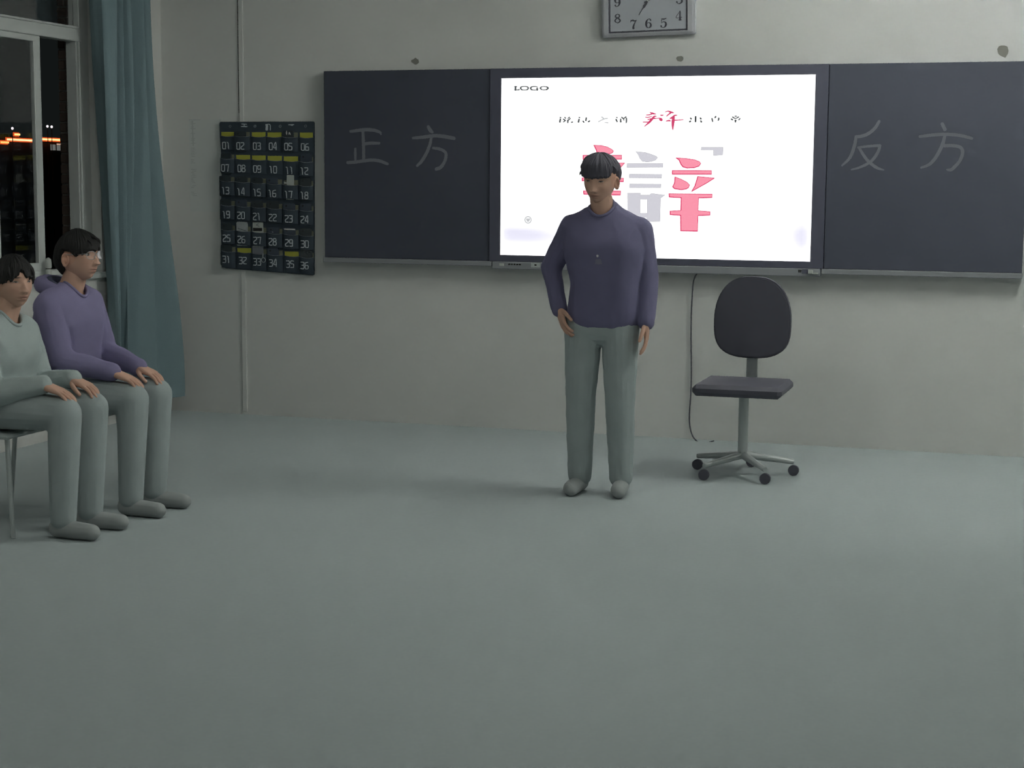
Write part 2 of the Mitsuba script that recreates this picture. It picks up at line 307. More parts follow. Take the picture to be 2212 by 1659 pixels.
EMBLEM = [[(-0.7304,1.2968,0.0012),(-0.731,1.2918,0.0012),(-0.7329,1.2871,0.0012),(-0.7359,1.283,0.0012),(-0.74,1.2799,0.0012),(-0.7447,1.2778,0.0012),(-0.7497,1.2771,0.0012),(-0.7548,1.2777,0.0012),(-0.7595,1.2796,0.0012),(-0.7636,1.2826,0.0012),(-0.7668,1.2866,0.0012),(-0.7688,1.2913,0.0012),(-0.7695,1.2963,0.0012),(-0.7688,1.3013,0.0012),(-0.7669,1.3061,0.0012),(-0.7639,1.3101,0.0012),(-0.7598,1.3133,0.0012),(-0.7551,1.3153,0.0012),(-0.7501,1.316,0.0012),(-0.745,1.3154,0.0012),(-0.7403,1.3135,0.0012),(-0.7362,1.3105,0.0012),(-0.7331,1.3065,0.0012),(-0.7311,1.3019,0.0012),(-0.7304,1.2968,0.0012)],[(-0.7578,1.3016,0.00301),(-0.7499,1.2931,0.00662)],[(-0.7418,1.3018,0.00301),(-0.7499,1.2931,0.00661)],[(-0.7499,1.296,0.00451),(-0.7498,1.2897,0.00241)]]
CHALK_LEFT = [[(-1.9167,1.829,0.00849),(-1.8636,1.8358,0.01019),(-1.8129,1.8396,0.01104),(-1.7624,1.8364,0.01061),(-1.7204,1.824,0.00849),(-1.7129,1.8093,0.00382)],[(-1.8341,1.8269,0.00972),(-1.831,1.7514,0.01056),(-1.8296,1.6545,0.00972)],[(-1.8217,1.7522,0.0093),(-1.7794,1.7569,0.01014),(-1.7268,1.7561,0.00887)],[(-1.8861,1.7223,0.00721),(-1.8863,1.6854,0.00849),(-1.8856,1.6524,0.00721)],[(-1.9376,1.6366,0.0098),(-1.8856,1.6396,0.01022),(-1.8305,1.6475,0.01022),(-1.7713,1.6524,0.01022),(-1.7208,1.6464,0.01022),(-1.6704,1.6288,0.00895)],[(-1.4003,1.8566,0.00947),(-1.3859,1.8337,0.01194),(-1.3735,1.8241,0.00823)],[(-1.5002,1.788,0.00829),(-1.4373,1.7929,0.01036),(-1.3632,1.8012,0.01077),(-1.3017,1.7981,0.0116),(-1.2322,1.7859,0.01077)],[(-1.3805,1.786,0.00823),(-1.3919,1.7401,0.00987),(-1.4166,1.6865,0.01029),(-1.4454,1.6442,0.00987),(-1.4723,1.6192,0.00823)],[(-1.3672,1.7268,0.00741),(-1.3261,1.7211,0.00946),(-1.2932,1.7059,0.00946),(-1.2829,1.683,0.01029),(-1.293,1.6448,0.00987),(-1.3176,1.6103,0.01111),(-1.3463,1.5994,0.0107)]]
CHALK_RIGHT = [[(1.3152,1.8782,0.0082),(1.2919,1.8396,0.00929),(1.2546,1.8093,0.00929),(1.2165,1.7955,0.00929),(1.1918,1.7939,0.00874)],[(1.1902,1.7928,0.00883),(1.1824,1.7429,0.00938),(1.1597,1.6761,0.00883),(1.1168,1.6314,0.00552)],[(1.2048,1.7329,0.00662),(1.2679,1.7407,0.00717),(1.3253,1.7441,0.00772)],[(1.3254,1.743,0.00766),(1.3104,1.6987,0.00875),(1.2763,1.6542,0.00821),(1.2222,1.6235,0.00711),(1.1702,1.6082,0.00383)],[(1.2105,1.729,0.00717),(1.2367,1.6874,0.00827),(1.2653,1.6531,0.00882),(1.3104,1.62,0.00827),(1.3492,1.6069,0.00386)],[(1.6616,1.8632,0.00962),(1.6762,1.8332,0.00962)],[(1.5424,1.7936,0.00755),(1.6077,1.8022,0.00916),(1.6826,1.806,0.00916),(1.7574,1.7999,0.00916),(1.8227,1.784,0.00809)],[(1.6775,1.7978,0.00855),(1.6661,1.7486,0.00962),(1.6389,1.6884,0.00962),(1.6031,1.6417,0.00908),(1.5564,1.6211,0.00588)],[(1.677,1.7432,0.00909),(1.7277,1.7432,0.00909),(1.7654,1.7334,0.00909),(1.7771,1.7051,0.00963),(1.763,1.6587,0.00909),(1.7222,1.6121,0.00909),(1.6966,1.6108,0.00481)]]

# ------------------------------------------------------------------ the room
XL, XR, YB, ZC = -3.266, 3.62, -11.2, 3.28
WALL_T = 0.24
struct('floor', rbox(XL - WALL_T, XR + 0.2, YB - 0.2, 0.2, -0.12, 0.0), 'floor_paint')
struct('ceiling', rbox(XL - WALL_T, XR + 0.2, YB - 0.2, 0.2, ZC, ZC + 0.12), 'ceiling_paint')
struct('wall_front', rbox(XL, XR + 0.2, 0.0, 0.2, 0.0, ZC), 'wall_paint', label='pale grey plastered front wall behind the blackboard')
struct('wall_right', rbox(XR, XR + 0.2, YB, 0.0, 0.0, ZC), 'wall_paint')
struct('wall_back', rbox(XL - WALL_T, XR + 0.2, YB - 0.2, YB, 0.0, ZC), 'wall_paint')
WY0, WY1, WZ0, WZ1 = -3.30, -0.76, 0.93, 3.02      # window opening
struct('wall_left', cat(rbox(XL - WALL_T, XL, YB, 0.2, 0, WZ0), rbox(XL - WALL_T, XL, YB, 0.2, WZ1, ZC),
                        rbox(XL - WALL_T, XL, YB, WY0, WZ0, WZ1), rbox(XL - WALL_T, XL, WY1, 0.2, WZ0, WZ1)), 'wall_paint')

# chips in the plaster of the front wall
for i, (sx, sz, r, jag, seed) in enumerate([(-1.502, 2.258, 0.020, 0.35, 3), (0.154, 2.2475, 0.017, 0.2, 5), (1.969, 2.263, 0.030, 0.25, 8)]):
    sh = star_shape(0, 0, r, 11, seed, jag)
    from shapely import affinity
    sh = affinity.scale(sh, 1.0, 0.75 if i < 2 else 1.05)
    sh = affinity.translate(sh, sx, sz)
    k = put('plaster_chip', flat(sh.buffer(0.003), -0.0004, 0.0016), 'chip', parent='wall_front')
    part_label(k, ['small dark chipped spot in the plaster above the left panel', 'small dark oval spot in the plaster above the screen', 'larger dark chipped patch in the plaster above the right panel'][i])

# ------------------------------------------------------------------ window with night outside
XF = -3.33          # inner face of the window frame
win = numbered('window_1'); labels[win] = {'kind': 'structure', 'label': 'white framed sliding window beside the teal curtain'}


def wpart(name, mesh, m='white_frame', parent=None, smooth=False):
    return put(name, mesh, m, smooth, parent or win)


fr = wpart('frame', cat(
    rbox(XF - 0.075, XF, WY1 - 0.10, WY1, WZ0, WZ1, 0.004), rbox(XF - 0.075, XF, WY0, WY0 + 0.08, WZ0, WZ1, 0.004),
    rbox(XF - 0.075, XF, WY0, WY1, WZ1 - 0.07, WZ1, 0.004), rbox(XF - 0.075, XF, WY0, WY1, WZ0, 0.985, 0.004)))
trs = wpart('transom', cat(rbox(XF - 0.08, XF + 0.006, WY0 + 0.06, WY1 - 0.08, 2.338, 2.410, 0.004), rbox(XF - 0.08, XF, WY0 + 0.06, WY1 - 0.08, 2.4125, 2.426, 0.003)))
tr2 = wpart('track_jamb', cat(rbox(XF - 0.07, XF - 0.05, WY1 - 0.135, WY1 - 0.10, 0.985, 2.338), *[rbox(XF - 0.07, XF - 0.004 - 0.006 * (k % 2), WY1 - 0.135 + dy, WY1 - 0.135 + dy + 0.009, 0.985, 2.338) for k, dy in enumerate((0.0, 0.016, 0.030))]))
wpart('upper_mullion', rbox(XF - 0.07, XF, -2.08, -2.02, 2.426, WZ1 - 0.07, 0.003))
wpart('upper_pane', rbox(XF - 0.042, XF - 0.037, -2.02, WY1 - 0.10, 2.426, WZ1 - 0.07), 'pane_glass')
wpart('upper_pane', rbox(XF - 0.042, XF - 0.037, WY0 + 0.08, -2.08, 2.426, WZ1 - 0.07), 'pane_glass')


def sash(y0, y1, x):
    s = wpart('sash', cat(rbox(x - 0.028, x, y0, y0 + 0.062, 0.985, 2.337, 0.003), rbox(x - 0.028, x, y1 - 0.066, y1, 0.985, 2.337, 0.003),
                          rbox(x - 0.028, x, y0 + 0.06, y1 - 0.06, 2.303, 2.337, 0.003), rbox(x - 0.028, x, y0 + 0.06, y1 - 0.06, 0.985, 1.035, 0.003)))
    g = trimesh.Trimesh([[x - 0.014, y0 + 0.06, 1.033], [x - 0.014, y1 - 0.06, 1.033], [x - 0.014, y1 - 0.06, 2.305], [x - 0.014, y0 + 0.06, 2.305]], [[0, 1, 2], [0, 2, 3]], process=False)
    put('pane', g, 'pane_glass', False, s)
    return s


sash(-1.757, -1.265, XF - 0.002)
sash(-2.28, -1.70, XF - 0.034)
sash(-2.80, -2.22, XF - 0.002)
wpart('sill', cat(rbox(XF - 0.02, XL + 0.035, WY0 - 0.03, WY1 + 0.02, 0.922, 0.957, 0.006)))
# brick reveal outside, seen through the open sash
bk = 0
for course in range(35):
    z0 = WZ0 + course * 0.0625
    split = [(0.0, 0.098)] if course % 2 else [(0.0, 0.045), (0.053, 0.098)]
    for (a, b) in split:
        put('brick', rbox(-3.408 - b, -3.408 - a, WY1 - 0.06, WY1 + 0.05, z0, z0 + 0.052, 0.003), 'brick', parent='wall_left')
put('mortar_bed', rbox(-3.503, -3.409, WY1 - 0.054, WY1 + 0.05, WZ0, WZ0 + 35 * 0.0625), 'mortar', parent='wall_left')

cup = thing('cup', 'small white round-topped cup on the window sill beside the sash', 'cup')
prof = [[0, 0], [0.021, 0], [0.024, 0.004], [0.026, 0.036], [0.022, 0.040], [0.022, 0.046], [0.026, 0.050], [0.0265, 0.082], [0.022, 0.098], [0.010, 0.106], [0, 0.108]]
b = trimesh.creation.revolve(np.array(prof) * [0.72, 1.0], sections=28); b.apply_translation([-3.296, -1.296, 0.9572])
put('body', b, 'pale_plastic', 40, cup)
b = trimesh.creation.annulus(0.0155, 0.0166, 0.005, sections=28); b.apply_translation([-3.296, -1.296, 0.9572 + 0.043])
part_label(put('groove', b, 'dark_gap', False, cup), 'dark ring around the middle')

# the far building with its neon outline, at night
def light(name, mesh, rgb, w, parent=None):
    key = put(name, mesh, 'black_off', False, parent)
    scene[key]['emitter'] = {'type': 'area', 'radiance': {'type': 'rgb', 'value': rgb}, 'sampling_weight': w}
    return key


bld = thing('building', 'dark distant building with orange neon lines seen through the window at night', 'building')
put('block', cat(rbox(-38, -30.2, 34.0, 40.45, -4, 2.9), rbox(-38, -30.2, 34.0, 37.1, -4, 2.75)), 'far_wall', False, bld)
put('tower', rbox(-36, -31, 37.4, 39.0, 2.9, 3.0), 'far_wall', False, bld)
NEON = [((36.80, 37.18, 2.70), (2.4, 0.42, 0.10)), ((37.15, 38.72, 2.80), (2.6, 0.62, 0.26)), ((37.58, 37.82, 2.975), (2.2, 0.55, 0.16)), ((38.72, 40.38, 2.86), (2.6, 0.62, 0.20))]
for (y0, y1, z), c in NEON:
    part_label(light('neon_line', rbox(-30.16, -30.10, y0, y1, z - 0.030, z + 0.030), [c[0] * 1.6, c[1] * 1.9, c[2] * 2.2], 0.02, bld), 'glowing orange neon line')
    part_label(light('neon_halo', rbox(-30.2, -30.16, y0 - 0.03, y1 + 0.03, z - 0.070, z + 0.070), [0.75, 0.085, 0.012], 0.02, bld), 'dim red glowing strip added as a halo round the neon line')  # wider glowing strip behind each line stands in for its red halo
for (y, z, hh) in [(39.83, 2.615, 0.17), (40.21, 2.605, 0.15)]:
    part_label(light('window', rbox(-30.2, -30.15, y - 0.12, y + 0.12, z - hh / 2 - 0.03, z + hh / 2), [0.13, 0.135, 0.125], 0.02, bld), 'dim lit window')
part_label(light('window_band', rbox(-30.2, -30.15, 40.09, 40.33, 2.69, 2.74), [0.5, 0.34, 0.25], 0.02, bld), 'warm strip of light over the dim window')
for i, (y, z) in enumerate([(37.24, 3.16), (39.26, 3.295), (39.51, 3.288)]):
    k = numbered('street_light')
    s = trimesh.creation.icosphere(subdivisions=2, radius=0.042); s.apply_scale([1, 1.0, 1.15]); s.apply_translation([-30, y, z])
    light(k, s, [1.1, 1.0, 1.05], 0.02)
    p = tube([[-30, y, z - 0.04], [-30, y, -3.9]], 0.012, 6)
    put('pole', p, 'far_wall', False, k)
    tag(k, ['white point of light outside, leftmost, seen through the sash pane', 'white point of light outside the open window, left of a close pair', 'white point of light outside the open window, right of a close pair'][i], 'street light')
struct('ground_outside', rbox(-60, -3.9, -20, 60, -4.3, -4.0), 'far_wall')

# ------------------------------------------------------------------ ceiling lamps (above the frame)
for i, (lx, ly, rad) in enumerate(LAMPS):
    t = thing('ceiling_lamp', ['twin tube ceiling lamp nearest the right of the blackboard', 'twin tube ceiling lamp halfway along the right of the room', 'twin tube ceiling lamp over the left seats', 'unseen twin tube ceiling lamp added to brighten the seated students'][i], 'ceiling lamp')
    put('housing', rbox(lx - 0.16, lx + 0.16, ly - 0.62, ly + 0.62, ZC - 0.06, ZC - 0.001, 0.01), 'lamp_body', False, t)
    for s in (-1, 1):
        k = put('tube', tube([[lx + s * 0.08, ly - 0.58, ZC - 0.085], [lx + s * 0.08, ly + 0.58, ZC - 0.085]], 0.018, 12), 'black_off', True, t)
        scene[k]['emitter'] = {'type': 'area', 'radiance': {'type': 'rgb', 'value': [rad * 4.2 * 0.97, rad * 4.2, rad * 4.2 * 0.93]}}

# ------------------------------------------------------------------ smart blackboard
BX0, BX1, BZ0, BZ1, BY = -2.098, 2.122, 1.042, 2.202, -0.05
SX0, SX1, SZ0, SZ1 = -0.9265, 0.9540, 1.0805, 2.1440
bb = thing('blackboard', 'long dark blackboard on the front wall with the lit screen in its middle', 'blackboard')
put('backing', rbox(BX0 + 0.004, BX1 - 0.004, -0.040, -0.0005, BZ0, BZ1 - 0.002), 'bezel', False, bb)
pl = part_label(put('panel', rbox(BX0, -1.0, BY, -0.040, BZ0, BZ1, 0.002), 'board_face', False, bb), 'left writing panel with two chalk characters')
prr = part_label(put('panel', rbox(1.03, BX1, BY, -0.040, BZ0, BZ1, 0.002), 'board_face', False, bb), 'right writing panel with two chalk characters')
put('ledge', rbox(BX0 - 0.002, -0.98, -0.075, -0.0005, BZ0 - 0.031, BZ0 - 0.001, 0.003), 'board_trim', False, bb)
put('ledge', rbox(1.02, BX1 + 0.004, -0.075, -0.0005, BZ0 - 0.031, BZ0 - 0.001, 0.003), 'board_trim', False, bb)
for par, strokes, txt in ((pl, CHALK_LEFT[:5], '正'), (pl, CHALK_LEFT[5:], '方'), (prr, CHALK_RIGHT[:4], '反'), (prr, CHALK_RIGHT[4:], '方')):
    part_label(put('chalk_character', flat(stroke_shape(strokes), BY, 0.0007), 'chalk', False, par), f'chalk character {txt}')

tv = thing('display_screen', 'bright white flat display in the middle of the blackboard showing a red and grey slide', 'screen')
bez = Polygon([(-0.997, BZ0), (1.027, BZ0), (1.027, BZ1), (-0.997, BZ1)]).difference(Polygon([(SX0, SZ0), (SX1, SZ0), (SX1, SZ1), (SX0, SZ1)]))
put('bezel', flat(bez, -0.041, 0.020), 'bezel', False, tv)
# lit panel: white with faint lavender clouds of the slide itself
nx, nz = 72, 44
gx, gz = np.meshgrid(np.linspace(SX0, SX1, nx), np.linspace(SZ0, SZ1, nz))
u, v = (gx - SX0) / (SX1 - SX0), (gz - SZ0) / (SZ1 - SZ0)
cloud = np.exp(-((u - 0.05) / 0.11) ** 2 - ((v - 0.125) / 0.045) ** 2) + 0.45 * np.exp(-((u - 0.13) / 0.13) ** 2 - ((v - 0.10) / 0.05) ** 2) + np.exp(-((u - 0.975) / 0.035) ** 2 - ((v - 0.135) / 0.085) ** 2) + 0.35 * np.exp(-((u - 0.92) / 0.05) ** 2 - ((v - 0.15) / 0.06) ** 2) \
    + 0.35 * np.exp(-((u - 0.03) / 0.05) ** 2 - ((v - 0.975) / 0.02) ** 2)
cloud = np.clip(cloud * (0.75 + 0.5 * meshkit.noise(np.stack([u * 14, v * 9, 0 * u], -1), 6)), 0, 1)[..., None] ** 0.7 * (1 - np.exp(-np.minimum(u, 1 - u) / 0.008))[..., None]
wcol = np.array([1.0, 1.005, 0.995]) * SCREEN_RADIANCE
lcol = np.array([0.82, 0.81, 0.95])
col = (wcol * (1 - cloud) + lcol * cloud)
idx = np.arange(nx * nz).reshape(nz, nx)
qf = np.stack([idx[:-1, :-1], idx[:-1, 1:], idx[1:, 1:], idx[1:, :-1]], -1).reshape(-1, 4)
pan = (np.stack([gx, 0 * gx - 0.0600, gz], -1).reshape(-1, 3), qf)
pk = put('panel', pan, 'black_off', False, tv, color=col.reshape(-1, 3))
scene[pk]['emitter'] = {'type': 'area', 'radiance': {'type': 'mesh_attribute', 'name': 'vertex_color'}, 'sampling_weight': 3.0}
put('panel_back', rbox(SX0, SX1, -0.0592, -0.041, SZ0, SZ1), 'bezel', False, tv)


def glow(name, shape, y, rgb, label):
    k = light(name, flat(shape, y, 0.0004), rgb, 0.05, tv)
    return part_label(k, label)


def poly(pts, smooth=0.004):
    p = Polygon(pts).buffer(0)
    return p.buffer(-smooth / 2).buffer(smooth).buffer(-smooth / 2) if smooth else p


red_shapes = unary_union([poly(p) for p in SLIDE_RED])
grey_shapes = unary_union([poly(p, 0.001) for p in SLIDE_GREY] + [poly(SLIDE_BOX[0], 0.001).difference(poly(SLIDE_BOX[1], 0.004))])
red_in = unary_union([affinity.translate(poly(p).buffer(-0.0042), 0.0014, 0.001) for p in SLIDE_RED])
for nm, edge, fill, ce, cf, lab in (('slide_red_stroke', red_shapes, red_in, lin(216, 58, 104), lin(250, 148, 170), 'pink-red stroke with crimson outline of a broken-up character on the slide'),
                                    ('slide_grey_stroke', grey_shapes, grey_shapes.buffer(-0.0016), lin(168, 168, 173), lin(208, 207, 215), 'pale grey stroke of a broken-up character on the slide')):
    for g in edge.geoms:
        k = glow(nm, g, -0.0602, ce, lab)
        light('fill', flat(fill.intersection(g.buffer(0.004)), -0.0608, 0.0004), cf, 0.05, k)
glow('slide_red_writing', stroke_shape(TEXT_RED, 4).buffer(0.001), -0.0602, lin(205, 58, 104), 'red brush character in the slide title')
glow('slide_grey_mark', unary_union([stroke_shape(TEXT_GREY, 4), stroke_shape(EMBLEM, 4)]).buffer(0.0018), -0.0602, lin(196, 198, 200), 'small round emblem and thin grey strokes of the slide')
glow('slide_writing', stroke_shape(TEXT_BLACK, 4).buffer(0.0013), -0.0604, lin(72, 76, 78), 'small dark title writing and the word LOGO on the slide')

mid_tr = put('lower_trim', rbox(-0.975, 1.015, -0.072, -0.0005, 0.995, BZ0 - 0.0015, 0.004), 'board_trim', False, tv)
put('sticker', rbox(-0.927, -0.897, -0.0735, -0.0715, 1.014, 1.030, 0.0004), 'pale_plastic', False, mid_tr)
put('port_row', cat(*[rbox(-0.870 + 0.017 * k, -0.858 + 0.017 * k, -0.0728, -0.0715, 1.021, 1.030) for k in range(5)]), 'dark_gap', False, mid_tr)
put('port_plate', rbox(-0.725, -0.668, -0.0735, -0.0715, 1.010, 1.038, 0.0004), 'metal_grey', False, mid_tr)
put('port_hole', rbox(-0.703, -0.690, -0.0742, -0.0730, 1.021, 1.030), 'dark_gap', False, mid_tr)
put('socket', rbox(0.888, 0.908, -0.0735, -0.0715, 1.018, 1.034), 'dark_gap', False, mid_tr)
put('socket', rbox(0.910, 0.944, -0.0745, -0.0715, 1.012, 1.038), 'bezel', False, mid_tr)
plug = thing('plug', 'small white plug in the socket under the lower right corner of the screen', 'plug')
put('body', cat(rbox(0.9465, 0.975, -0.092, -0.0722, 1.012, 1.034, 0.003), rbox(0.9755, 1.004, -0.088, -0.0722, 1.010, 1.019, 0.002)), 'pale_plastic', False, plug)
cord = thing('cord', 'thin dark cord hanging from the trim below the screen', 'cord')
cp = [[0.291, -0.055, 0.994], [0.286, -0.05, 0.985], [0.272, -0.03, 0.962], [0.262, -0.018, 0.90], [0.258, -0.012, 0.6], [0.262, -0.012, 0.25], [0.27, -0.03, 0.06], [0.30, -0.06, 0.012], [0.42, -0.07, 0.008]]
from scipy.interpolate import CubicSpline, Akima1DInterpolator
def spline(p, n):
    p = np.asarray(p, float)
    d = np.r_[0, np.cumsum(np.linalg.norm(np.diff(p, axis=0), axis=1))]
    return CubicSpline(d, p)(np.linspace(0, d[-1], n))
put('cable', tube(spline(cp, 50), 0.004, 8), 'chair_dark', True, cord)

# ------------------------------------------------------------------ wall clock (slightly tilted)
clk = thing('wall_clock', 'square-cornered grey wall clock with black serif numerals above the screen', 'clock')
HX, HZ = -0.0362, 2.582
rot = trimesh.transformations.rotation_matrix(math.radians(-1.3), [0, 1, 0], [HX, 0, HZ])


def cput(name, mesh, m, parent=clk, smooth=False):
    mesh = mesh.copy(); mesh.apply_transform(rot)
    return put(name, mesh, m, smooth, parent)


def ring_xz(x0, x1, z0, z1, w):
    return Polygon([(x0, z0), (x1, z0), (x1, z1), (x0, z1)]).difference(Polygon([(x0 + w, z0 + w), (x1 - w, z0 + w), (x1 - w, z1 - w), (x0 + w, z1 - w)]))


hw, hh = 0.2795, 0.2010
frm = Polygon([(HX - hw, HZ - hh), (HX + hw, HZ - hh), (HX + hw, HZ + hh), (HX - hw, HZ + hh)]).buffer(0.0).buffer(-0.012).buffer(0.012)
inn = Polygon([(HX - 0.237, HZ - 0.180), (HX + 0.237, HZ - 0.180), (HX + 0.237, HZ + 0.180), (HX - 0.237, HZ + 0.180)])
fm = man(flat(frm, -0.0005, 0.034)) + man(flat(frm.buffer(-0.006).difference(inn), -0.034, 0.006)) + man(flat(frm.buffer(-0.014).difference(inn), -0.039, 0.006))
cput('case', tm(fm), 'clock_frame')
cput('dial', flat(inn, -0.034, 0.002), 'clock_face')
cput('border', flat(ring_xz(HX - 0.237, HX + 0.237, HZ - 0.180, HZ + 0.180, 0.0105), -0.0362, 0.0016), 'clock_ink')
NUMS = {'9': (-0.183, 0.0), '8': (-0.183, -0.094), '7': (-0.0875, -0.131), '6': (0.003, -0.130), '5': (0.093, -0.132), '4': (0.184, -0.094), '3': (0.187, 0.0),
        '2': (0.184, 0.094), '1': (0.0875, 0.131), '12': (0.0, 0.131), '11': (-0.093, 0.131), '10': (-0.183, 0.094)}
for s, (dx, dz) in NUMS.items():
    h, w = 0.052, 0.060
    tot = w * (0.6 + 0.66 * (len(s) - 1))
    st = text_strokes(s, SERIF, HX + dx - tot / 2, HZ + dz - h / 2, h, w, 0.66)
    cput('numeral', flat(stroke_shape(st), -0.0362, 0.0012), 'clock_ink')


def hand(ang, length, tail, w):
    c, s = math.sin(ang), math.cos(ang)
    pts = [(HX - c * tail, HZ - s * tail, w * 0.6), (HX, HZ, w * 0.55), (HX + c * length * 0.38, HZ + s * length * 0.38, w), (HX + c * length * 0.55, HZ + s * length * 0.55, w * 0.35), (HX + c * length, HZ + s * length, w * 0.3)]
    return stroke_shape([pts])


cput('hand', flat(hand(math.radians(214), 0.094, 0.02, 0.0075), -0.039, 0.0015), 'clock_ink')
cput('hand', flat(hand(math.radians(62), 0.15, 0.02, 0.006), -0.0415, 0.0015), 'clock_ink')
hb = trimesh.creation.cylinder(radius=0.005, height=0.010, sections=20); hb.apply_transform(trimesh.transformations.rotation_matrix(math.pi / 2, [1, 0, 0])); hb.apply_translation([HX, -0.041, HZ])
cput('hub', hb, 'pale_plastic')

# ------------------------------------------------------------------ cable duct and paper notice
duct = thing('cable_duct', 'narrow white vertical cable duct on the wall behind the pocket chart', 'cable duct')
put('cover', rbox(-2.7085, -2.6775, -0.0075, -0.0005, 0.02, ZC - 0.002, 0.0015), 'wall_paint', False, duct)
put('gap', rbox(-2.7135, -2.7088, -0.004, -0.0003, 1.95, ZC - 0.002), 'dark_gap', False, duct)

pap = thing('paper_notice', 'pale paper with faint vertical writing on the wall left of the pocket chart', 'notice')
put('sheet', rbox(-3.0735, -2.845, -0.0016, -0.0004, 1.318, 1.910), 'paper', False, pap)
rnd = random.Random(4)
marks = []
for k in range(46):
    z = 1.895 - k * 0.0105
    if rnd.random() < 0.72:
        a = -3.064 + rnd.random() * 0.01
        marks.append(Polygon([(a, z), (a + 0.012 + rnd.random() * 0.03, z), (a + 0.014 + rnd.random() * 0.02, z - 0.0045), (a, z - 0.0045)]))
marks.append(Polygon([(-3.052, 1.90), (-3.044, 1.90), (-3.040, 1.74), (-3.048, 1.74)]))
marks.append(Polygon([(-3.072, 1.908), (-2.99, 1.908), (-2.99, 1.904), (-3.072, 1.904)]))
put('writing', flat(unary_union([m.buffer(0.0005) for m in marks]), -0.0016, 0.0005), 'faint_ink', False, pap)

# ------------------------------------------------------------------ curtain
CUR_Z = [2.60, 1.76, 0.90]
_top = [(-.885, -3.235), (-.90, -3.20), (-.90, -3.165), (-.89, -3.14), (-.85, -3.125), (-.80, -3.118), (-.775, -3.118),
        (-.72, -3.225), (-.672, -3.205), (-.662, -3.165), (-.65, -3.152), (-.632, -3.178), (-.62, -3.135), (-.595, -3.128),
        (-.56, -3.225), (-.50, -3.215), (-.475, -3.185), (-.455, -3.155), (-.43, -3.142), (-.405, -3.168), (-.385, -3.135), (-.355, -3.132), (-.33, -3.22)]
_mid = [(-.84, -3.225), (-.86, -3.185), (-.875, -3.155), (-.87, -3.13), (-.85, -3.12), (-.83, -3.119), (-.805, -3.118),
        (-.735, -3.225), (-.69, -3.20), (-.68, -3.17), (-.665, -3.150), (-.642, -3.178), (-.62, -3.13), (-.60, -3.122),
        (-.56, -3.225), (-.515, -3.215), (-.485, -3.18), (-.465, -3.145), (-.42, -3.132), (-.395, -3.162), (-.355, -3.12), (-.315, -3.115), (-.27, -3.22)]
_low = [(-.775, -3.225), (-.81, -3.18), (-.835, -3.15), (-.845, -3.125), (-.84, -3.115), (-.83, -3.112), (-.82, -3.11),
        (-.765, -3.225), (-.745, -3.19), (-.74, -3.15), (-.735, -3.13), (-.730, -3.12), (-.722, -3.115), (-.71, -3.12),
        (-.67, -3.23), (-.60, -3.225), (-.545, -3.215), (-.50, -3.165), (-.415, -3.118), (-.345, -3.160), (-.275, -3.098), (-.20, -3.082), (-.16, -3.20)]
CUR = np.array(list(zip(_top, _mid, _low)))
ns, nzc = 260, 60
tpar = np.linspace(0, 1, len(CUR))
zz = np.linspace(0.12, 3.12, nzc)
ctrl = np.zeros((nzc, len(CUR), 2))
for i in range(len(CUR)):
    pf = np.polyfit(CUR_Z, CUR[i], 2)
    q = np.stack([np.polyval(pf[:, 0], zz), np.polyval(pf[:, 1], zz)], 1)
    pl1 = np.polyfit(CUR_Z, CUR[i], 1)
    lo = np.stack([np.polyval(pl1[:, 0], zz), np.polyval(pl1[:, 1], zz)], 1)
    wgt = np.clip((0.9 - zz) / 0.8, 0, 1)[:, None]
    ctrl[:, i] = q * (1 - wgt) + lo * wgt
ss = np.linspace(0, 1, ns)
front = np.zeros((nzc, ns, 3))
for k in range(nzc):
    c = Akima1DInterpolator(tpar, ctrl[k])(ss)
    wob = (meshkit.noise(np.stack([ss * 34, np.full(ns, zz[k] * 0.8), np.zeros(ns)], -1), 3) - 0.5) * 0.022
    front[k, :, 0] = np.maximum(c[:, 1] + wob, XL + 0.028); front[k, :, 1] = c[:, 0] + wob * 0.4; front[k, :, 2] = zz[k]
du = np.gradient(front, axis=1); dv = np.gradient(front, axis=0)
nrm = np.cross(du, dv); nrm /= np.linalg.norm(nrm, axis=2, keepdims=True) + 1e-12
back = front - 0.0025 * nrm * np.sign(nrm[..., :1].mean())
idx = np.arange(ns * nzc).reshape(nzc, ns)
q1 = np.stack([idx[:-1, :-1], idx[:-1, 1:], idx[1:, 1:], idx[1:, :-1]], -1).reshape(-1, 4)
q2 = q1[:, ::-1] + ns * nzc
def rim(a):
    return np.stack([a[:-1], a[1:], a[1:] + ns * nzc, a[:-1] + ns * nzc], -1)
quads = np.vstack([q1, q2, rim(idx[0]), rim(idx[-1]), rim(idx[:, 0]), rim(idx[:, -1])])
cm = trimesh.Trimesh(np.vstack([front.reshape(-1, 3), back.reshape(-1, 3)]), np.vstack([quads[:, [0, 1, 2]], quads[:, [0, 2, 3]]]), process=False)
cm.fix_normals()
cur = thing('curtain', 'tall teal pleated curtain gathered between the window and the corner of the room', 'curtain')
put('panel', cm, 'curtain_cloth', 60, cur)
put('rail', cat(rbox(-3.20, -3.16, WY0, -0.12, 3.125, 3.150, 0.004), *[rbox(XL + 0.0005, -3.16, y - 0.01, y + 0.01, 3.150, 3.165) for y in (-2.8, -1.5, -0.25)]), 'metal_grey', False, cur)

